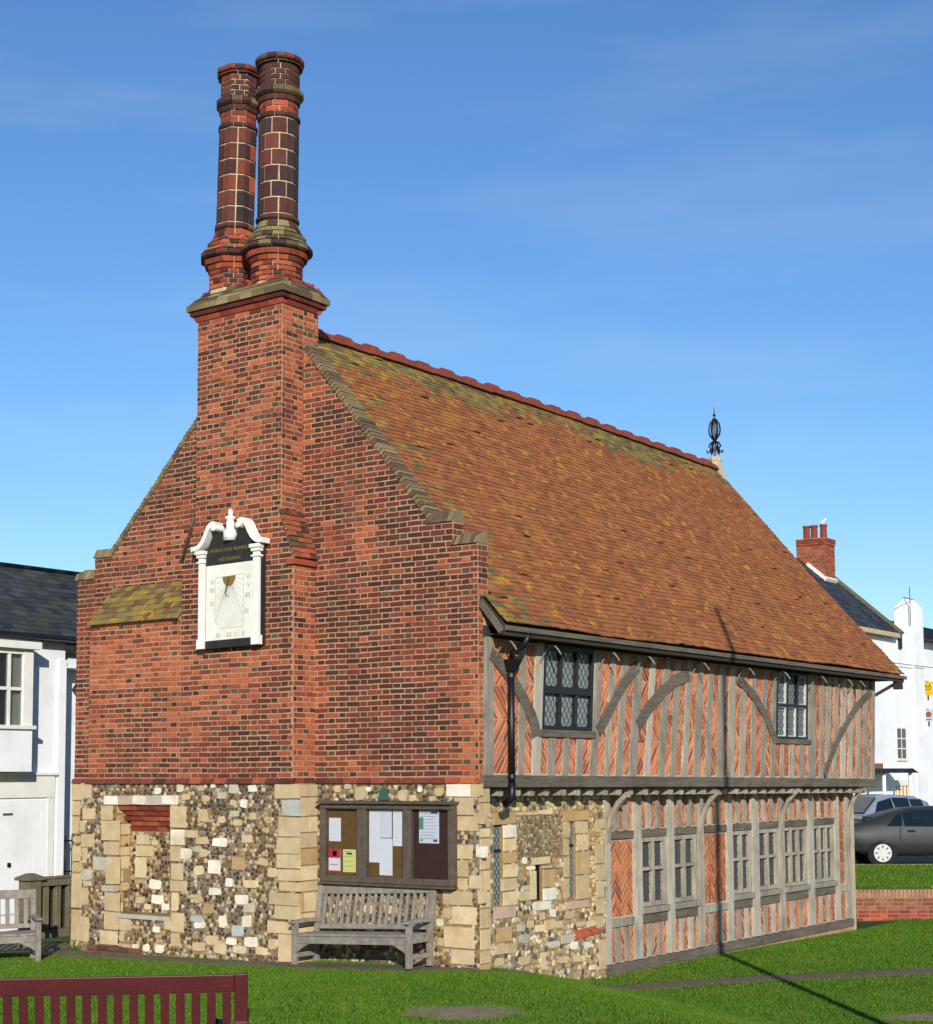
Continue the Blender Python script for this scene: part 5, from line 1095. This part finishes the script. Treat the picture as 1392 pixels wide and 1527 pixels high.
def sash(fr, u0, u1, v0, v1, nc_, nr_, parent, glass='glass', nm='window', back='room_dark'):
    o = MB().add(*slabf(fr, u0-.06, u1+.06, v0-.08, v0, 0, .06)).add(*slabf(fr, u0-.06, u0, v0, v1+.06, 0, .03)).add(*slabf(fr, u1, u1+.06, v0, v1+.06, 0, .03)).add(*slabf(fr, u0, u1, v1, v1+.06, 0, .03)).build(nm, 'whitepaint', parent)
    MB().add(*slabf(fr, u0, u1, v0, v1, .001, .006)).build('pane', back, o); MB().add(*slabf(fr, u0, u1, v0, v1, .012, .016)).build('pane', glass, o)
    for k in range(1, nc_): u = u0+(u1-u0)*k/nc_; MB().add(*slabf(fr, u-.018, u+.018, v0, v1, .014, .028)).build('glazing_bar', 'whitepaint', o)
    for k in range(1, nr_): v = v0+(v1-v0)*k/nr_; MB().add(*slabf(fr, u0, u1, v-.018, v+.018, .014, .026)).build('glazing_bar', 'whitepaint', o)
    return o
mk('blind', S(150, 156, 160), .8, .05, 3, bump=0)
PA = Frame((-8, 0, 0), (0, 1, 0), (1, 0, 0))
hb = empty('pilastered_house', (-10, 37, 0), 'white house with tall pointed pilaster beside the slate-roofed house', 'house')
MB().box(-13, -8.002, 34.352, 37.3, -.2, 6.95).box(-13, -8.7, 37.3, 48, -.2, 6.95).build('wall', 'render_white', hb)
MB().add([(x, y, z) for z in (-.2, 7.85) for x, y in ((-8.6, 36.3), (-7.95, 36.3), (-7.95, 37.25), (-8.6, 37.25))], BOXF).add([(-8.6, 36.3, 7.85), (-7.95, 36.3, 7.85), (-7.95, 37.25, 7.85), (-8.6, 37.25, 7.85), (-8.4, 36.6, 8.15), (-8.15, 36.6, 8.15), (-8.15, 36.95, 8.15), (-8.4, 36.95, 8.15)], BOXF).build('pilaster', 'render_white', hb)
MB().add(*extrude_y([(-8.2, 6.9), (-10, 7.75), (-13, 6.9)], 34.7, 48)).build('roof', 'slate', hb)
MB().box(-8.05, -7.93, 35.0, 35.2, 6.35, 6.95).build('rain_hopper', 'iron', hb)
MB().box(-9.0, -8.5, 41.5, 42.3, 7.0, 8.75).build('chimney', 'ridge_red', hb)
tube([(-8.0, 36.2, 7.2), (-8.0, 36.2, 8.5)], .012, 'aerial', 'iron', hb); tube([(-8.0, 35.6, 8.1), (-8.0, 36.5, 8.1)], .015, 'aerial_arm', 'iron', hb)
sash(PA, 34.62, 35.42, 2.75, 3.72, 2, 3, hb, back='blind'); sash(PA, 31.2, 32.0, 2.9, 3.9, 2, 3, ha, back='blind')
dr = MB().add(*slabf(PA, 34.45, 35.45, .2, 1.86, 0, .03)).build('shop_window', 'room_warm', hb)
for k in range(4): MB().add(*slabf(PA, 34.45+k*.32, 34.52+k*.32, .2, 1.86, .03, .06)).build('glazing_bar', 'whitepaint', dr)
MB().add(*slabf(PA, 34.2, 35.65, 1.86, 2.05, 0, .09)).build('fascia_board', 'whitepaint', dr)
cn = MB().add(*slabf(PA, 29.5, 33.6, 2.28, 2.42, 0, 1.1, .9)).build('porch_canopy', 'slate', ha); MB().add(*slabf(PA, 30.5, 32.5, 2.42, 2.58, 0, .35)).build('canopy_upstand', 'sign_brown', cn)
for yy in (31.0, 33.2): tube([(-7.05, yy, .2), (-7.05, yy, 2.28)], .06, 'canopy_post', 'whitepaint', cn)
tw = tube([(-7.9, 26, 5.95)]+[(-7.85, 26+k*2, 5.95-.12*math.sin(k/8*math.pi)) for k in range(1, 8)]+[(-7.9, 42, 5.95)], .012, 'telephone_wire', 'iron', None, 5); tag(tw, 'thin telephone wire sagging across the white house fronts', 'wire')
# hanging signs
def hsign(z0, z1, mat, label, badge):
    e = empty('hanging_sign', (-8.0, 37.7, z0), label, 'sign'); SGF = Frame((0, 37.7, 0), (1, 0, 0), (0, -1, 0))
    MB().add(*slabf(SGF, -8.13, -7.88+.02, z0, z1, -.04, .04)).build('panel', mat, e); badge(SGF, e)
    MB().add(*slabf(SGF, -8.8, -8.0, z1-.01, z1+.02, -.02, .02)).build('arm', 'iron', e); MB().add(*slabf(SGF, -8.03, -7.99, z0-.18, z0, -.02, .02)).build('drop_rod', 'iron', e)
def bd1(f, e): text('AA', .17, f(-7.995, 5.17, .041), (1, 0, 0), (0, 0, 1), 'lettering', 'blackpaint', e); MB().add(*slabf(f, -8.10, -7.89, 5.10, 5.13, .04, .045)).build('rule', 'sign_brown', e)
def bd2(f, e): MB().add(*prismf(f, [(-7.995+.10*math.cos(t), 4.26+.10*math.sin(t)) for t in np.linspace(0, 2*math.pi, 17)[:-1]], .04, .047, 0)).build('emblem', 'sign_brown', e); MB().add(*slabf(f, -8.10, -7.90, 4.07, 4.10, .04, .046)).build('rule', 'green_plate', e)
hsign(4.92, 5.38, 'yellow_sign', 'yellow hanging sign on the white house at the right edge', bd1)
hsign(4.03, 4.43, 'sign_grey', 'pale grey hanging sign with a brown round emblem below the yellow one', bd2)
# gull on a chimney pot
gl = empty('seagull', (-9.95, 33.7, 10.5), 'white gull perched on the right chimney pot', 'gull')
gt = lambda x, y, z: (-9.95+(x+9.95)*.55, 33.7+(y-33.7)*.55, 10.5+(z-10.5)*.6)
MB().add(*tubef([gt(-10.14, 33.62, 10.60), gt(-10.08, 33.65, 10.63), gt(-9.98, 33.7, 10.66), gt(-9.90, 33.73, 10.72), gt(-9.86, 33.75, 10.80), gt(-9.83, 33.76, 10.83), gt(-9.77, 33.78, 10.82)], [.01, .03, .045, .036, .024, .023, .005], 8)).add(*tubef([gt(-9.97, 33.68, 10.5), gt(-9.97, 33.69, 10.62)], .008, 5)).add(*tubef([gt(-9.94, 33.74, 10.5), gt(-9.94, 33.73, 10.62)], .008, 5)).build('body', 'gull_white', gl, smooth=True)

# ================================================================ CARS
def car(name, org, heading, secs, wins, wheels, paint, label, lamps=()):
    """secs: (s, zb, zbelt, zroof, wb, wr); s runs from the rear; wins: polygons (s, z) on both sides"""
    hd = V3(*heading, 0); hd /= np.linalg.norm(hd); sd_ = V3(-hd[1], hd[0], 0); o = V3(*org)
    T = lambda s, y, z: o+hd*s+sd_*y+V3(0, 0, z)
    e = empty('parked_car', tuple(o), label, 'car', 'cars parked behind the terrace')
    ring = lambda c: [(0, c[1]), (c[4]*.82, c[1]), (c[4]*.97, c[1]+.14), (c[4], c[1]+.32), (c[4]*.985, c[2]), ((c[4]*.985+c[5])/2, (c[2]+c[3])/2+.02*(c[3]-c[2])), (c[5], c[3]-.05*(c[3]-c[2])-.015), (c[5]*.8, c[3]), (0, c[3]+.012)]
    ss = []
    for a, b in zip(secs, secs[1:]):
        for k in range(3): ss.append(tuple(a[i]+(b[i]-a[i])*(k/3) for i in range(6)))
    ss.append(secs[-1]); vs = []; fs = []; m = 9
    for c in ss:
        h = ring(c); full = h+[(-y, z) for y, z in h[-2:0:-1]]; vs += [T(c[0], y, z) for y, z in full]
    m = 16
    for i in range(len(ss)-1):
        for k in range(m): k2 = (k+1) % m; fs.append((i*m+k, i*m+k2, (i+1)*m+k2, (i+1)*m+k))
    fs += [tuple(range(m)), tuple(range((len(ss)-1)*m, len(ss)*m))[::-1]]
    body = MB().add(vs, fs).build('body', paint, e, smooth=True)
    def surf(s, z):
        for a, b in zip(secs, secs[1:]):
            if a[0] <= s <= b[0]:
                c = tuple(a[i]+(b[i]-a[i])*((s-a[0])/(b[0]-a[0])) for i in range(6)); t = (z-c[2])/max(.05, c[3]-c[2]); t = min(max(t, 0), 1); return c[4]*.985+(c[5]-c[4]*.985)*t
        return secs[0][4]
    for nm, poly, mat in wins:
        for sg in (1, -1):
            n = len(poly); MB().add([T(s, sg*(surf(s, z)-.03), z) for s, z in poly]+[T(s, sg*(surf(s, z)+.014), z) for s, z in poly], [tuple(range(n, 2*n)), tuple(range(n-1, -1, -1))]+[(i, (i+1) % n, n+(i+1) % n, n+i) for i in range(n)]).build(nm, mat, e)
    for s, r in wheels:
        for sg in (1, -1):
            y0 = surf(s, .3); c = T(s, sg*(y0-.09), r)
            def disc(rad, ya, yb, seg=20):
                v = []
                for yy in (ya, yb):
                    for k in range(seg): t = 2*math.pi*k/seg; v.append(T(s+rad*math.cos(t), sg*yy, r+rad*math.sin(t)))
                return v, [tuple(range(seg)), tuple(range(2*seg-1, seg-1, -1))]+[(k, (k+1) % seg, seg+(k+1) % seg, seg+k) for k in range(seg)]
            MB().add(*disc(r+.055, y0-.2, y0+.004)).build('wheel_arch', 'rubber', e)
            wl = MB().add(*disc(r, y0-.18, y0+.012)).build('wheel', 'rubber', e); MB().add(*disc(r*.72, y0-.1, y0+.024)).build('hubcap', 'hubcap', wl)
            hc = MB()
            for k in range(8):
                t = 2*math.pi*k/8; hc.add([T(s+rr*math.cos(t+da), sg*yy, r+rr*math.sin(t+da)) for yy in (y0+.02, y0+.028) for rr, da in ((r*.4, -.12), (r*.4, .12), (r*.6, .1), (r*.6, -.1))], BOXF)
            hc.build('hub_slots', 'lead', wl)
    for nm, (s0, s1, y0, y1, z0, z1), mat in lamps:
        MB().add([T(s, y, z) for z in (z0, z1) for s, y in ((s0, y0), (s1, y0), (s1, y1), (s0, y1))], BOXF).build(nm, mat, e, bevel=.01)
    return e, T
zr = .115
c0 = R0*8.82+F0*(19.45)
car('parked_car', (c0[0], c0[1], zr), R0[:2], [(.0, .42, .72, .76, .70, .62), (.06, .34, .90, .95, .80, .66), (.45, .24, .93, 1.05, .83, .66), (1.0, .22, .90, 1.22, .835, .62), (1.55, .22, .89, 1.34, .84, .60), (2.2, .22, .88, 1.37, .84, .60), (2.75, .22, .87, 1.31, .835, .60), (3.35, .24, .86, .95, .82, .70), (4.0, .26, .74, .80, .80, .68), (4.2, .34, .62, .66, .74, .62)],
    [('side_window', [(.92, .93), (1.28, .92), (1.30, 1.22), (1.18, 1.17)], 'carglass'), ('side_window', [(1.34, .92), (2.10, .91), (2.10, 1.30), (1.52, 1.29), (1.34, 1.23)], 'carglass'), ('side_window', [(2.16, .91), (2.95, .90), (2.70, 1.24), (2.5, 1.29), (2.16, 1.31)], 'carglass'),
     ('belt_strip', [(.10, .50), (4.1, .50), (4.1, .53), (.10, .53)], 'rubber'), ('door_handle', [(1.40, .78), (1.58, .78), (1.58, .83), (1.40, .83)], 'rubber'), ('door_seam', [(2.12, .3), (2.135, .3), (2.135, .9), (2.12, .9)], 'rubber'), ('door_seam', [(1.22, .55), (1.235, .55), (1.235, .9), (1.22, .9)], 'rubber')],
    [(.80, .295), (3.45, .295)], 'carpaint_grey', 'dark grey hatchback in profile nearest the grass terrace', [('bumper', (-.07, .32, -.80, .80, .34, .54), 'rubber'), ('tail_lamp', (-.02, .06, .42, .78, .62, .80), 'lamp_red'), ('tail_lamp', (-.02, .06, -.78, -.42, .62, .80), 'lamp_red'), ('rear_glass', (.42, .95, -.5, .5, 1.06, 1.14), 'carglass')])
hd2 = -R0*.80-F0*.60
c1 = R0*12.95+F0*(28.0)
car('parked_car', (c1[0], c1[1], zr), hd2[:2], [(.0, .40, .80, .90, .72, .60), (.10, .30, .95, 1.35, .82, .62), (.6, .24, .96, 1.50, .84, .62), (1.6, .22, .95, 1.55, .85, .62), (2.3, .22, .94, 1.46, .85, .60), (3.05, .24, .92, 1.0, .84, .72), (3.7, .26, .80, .86, .80, .68), (3.9, .36, .66, .70, .72, .6)],
    [('side_window', [(.35, .98), (1.0, .98), (1.0, 1.42), (.45, 1.40)], 'carglass'), ('side_window', [(1.06, .98), (1.75, .97), (1.75, 1.47), (1.06, 1.45)], 'carglass'), ('side_window', [(1.81, .97), (2.75, .96), (2.35, 1.36), (1.81, 1.46)], 'carglass')],
    [(.7, .30), (3.15, .30)], 'carpaint_silver', 'pale silver blue car with its windscreen showing behind the dark hatchback', [('headlamp', (3.70, 3.90, .38, .70, .56, .72), 'hubcap'), ('headlamp', (3.70, 3.90, -.70, -.38, .56, .72), 'hubcap'), ('bumper', (3.7, 3.98, -.74, .74, .30, .50), 'rubber')])
e2 = [o for o in bpy.data.objects if o.name.startswith('parked_car')][-1]
h2 = hd2/np.linalg.norm(hd2); s2 = V3(-h2[1], h2[0], 0); T2 = lambda s, y, z: V3(c1[0], c1[1], zr)+h2*s+s2*y+V3(0, 0, z)
ws = [(2.34, .56, 1.45), (2.34, -.56, 1.45), (3.02, -.68, 1.03), (3.02, .68, 1.03)]
MB().add([T2(s, y, z) for s, y, z in ws]+[T2(s+.05, y, z+.045) for s, y, z in ws], [(0, 1, 2, 3), (7, 6, 5, 4), (0, 4, 5, 1), (1, 5, 6, 2), (2, 6, 7, 3), (3, 7, 4, 0)]).build('windscreen', 'carglass', e2)
bl = R0*9.62+F0*19.15
bo = MB().add(*lathef((bl[0], bl[1], zr), [(.02, .0), (.09, .03), (.13, .09), (.13, .15), (.09, .21), (.02, .24)], 14)).build('ball', 'bright_red', smooth=True); tag(bo, 'small red ball on the road by the dark hatchback rear wheel', 'ball')
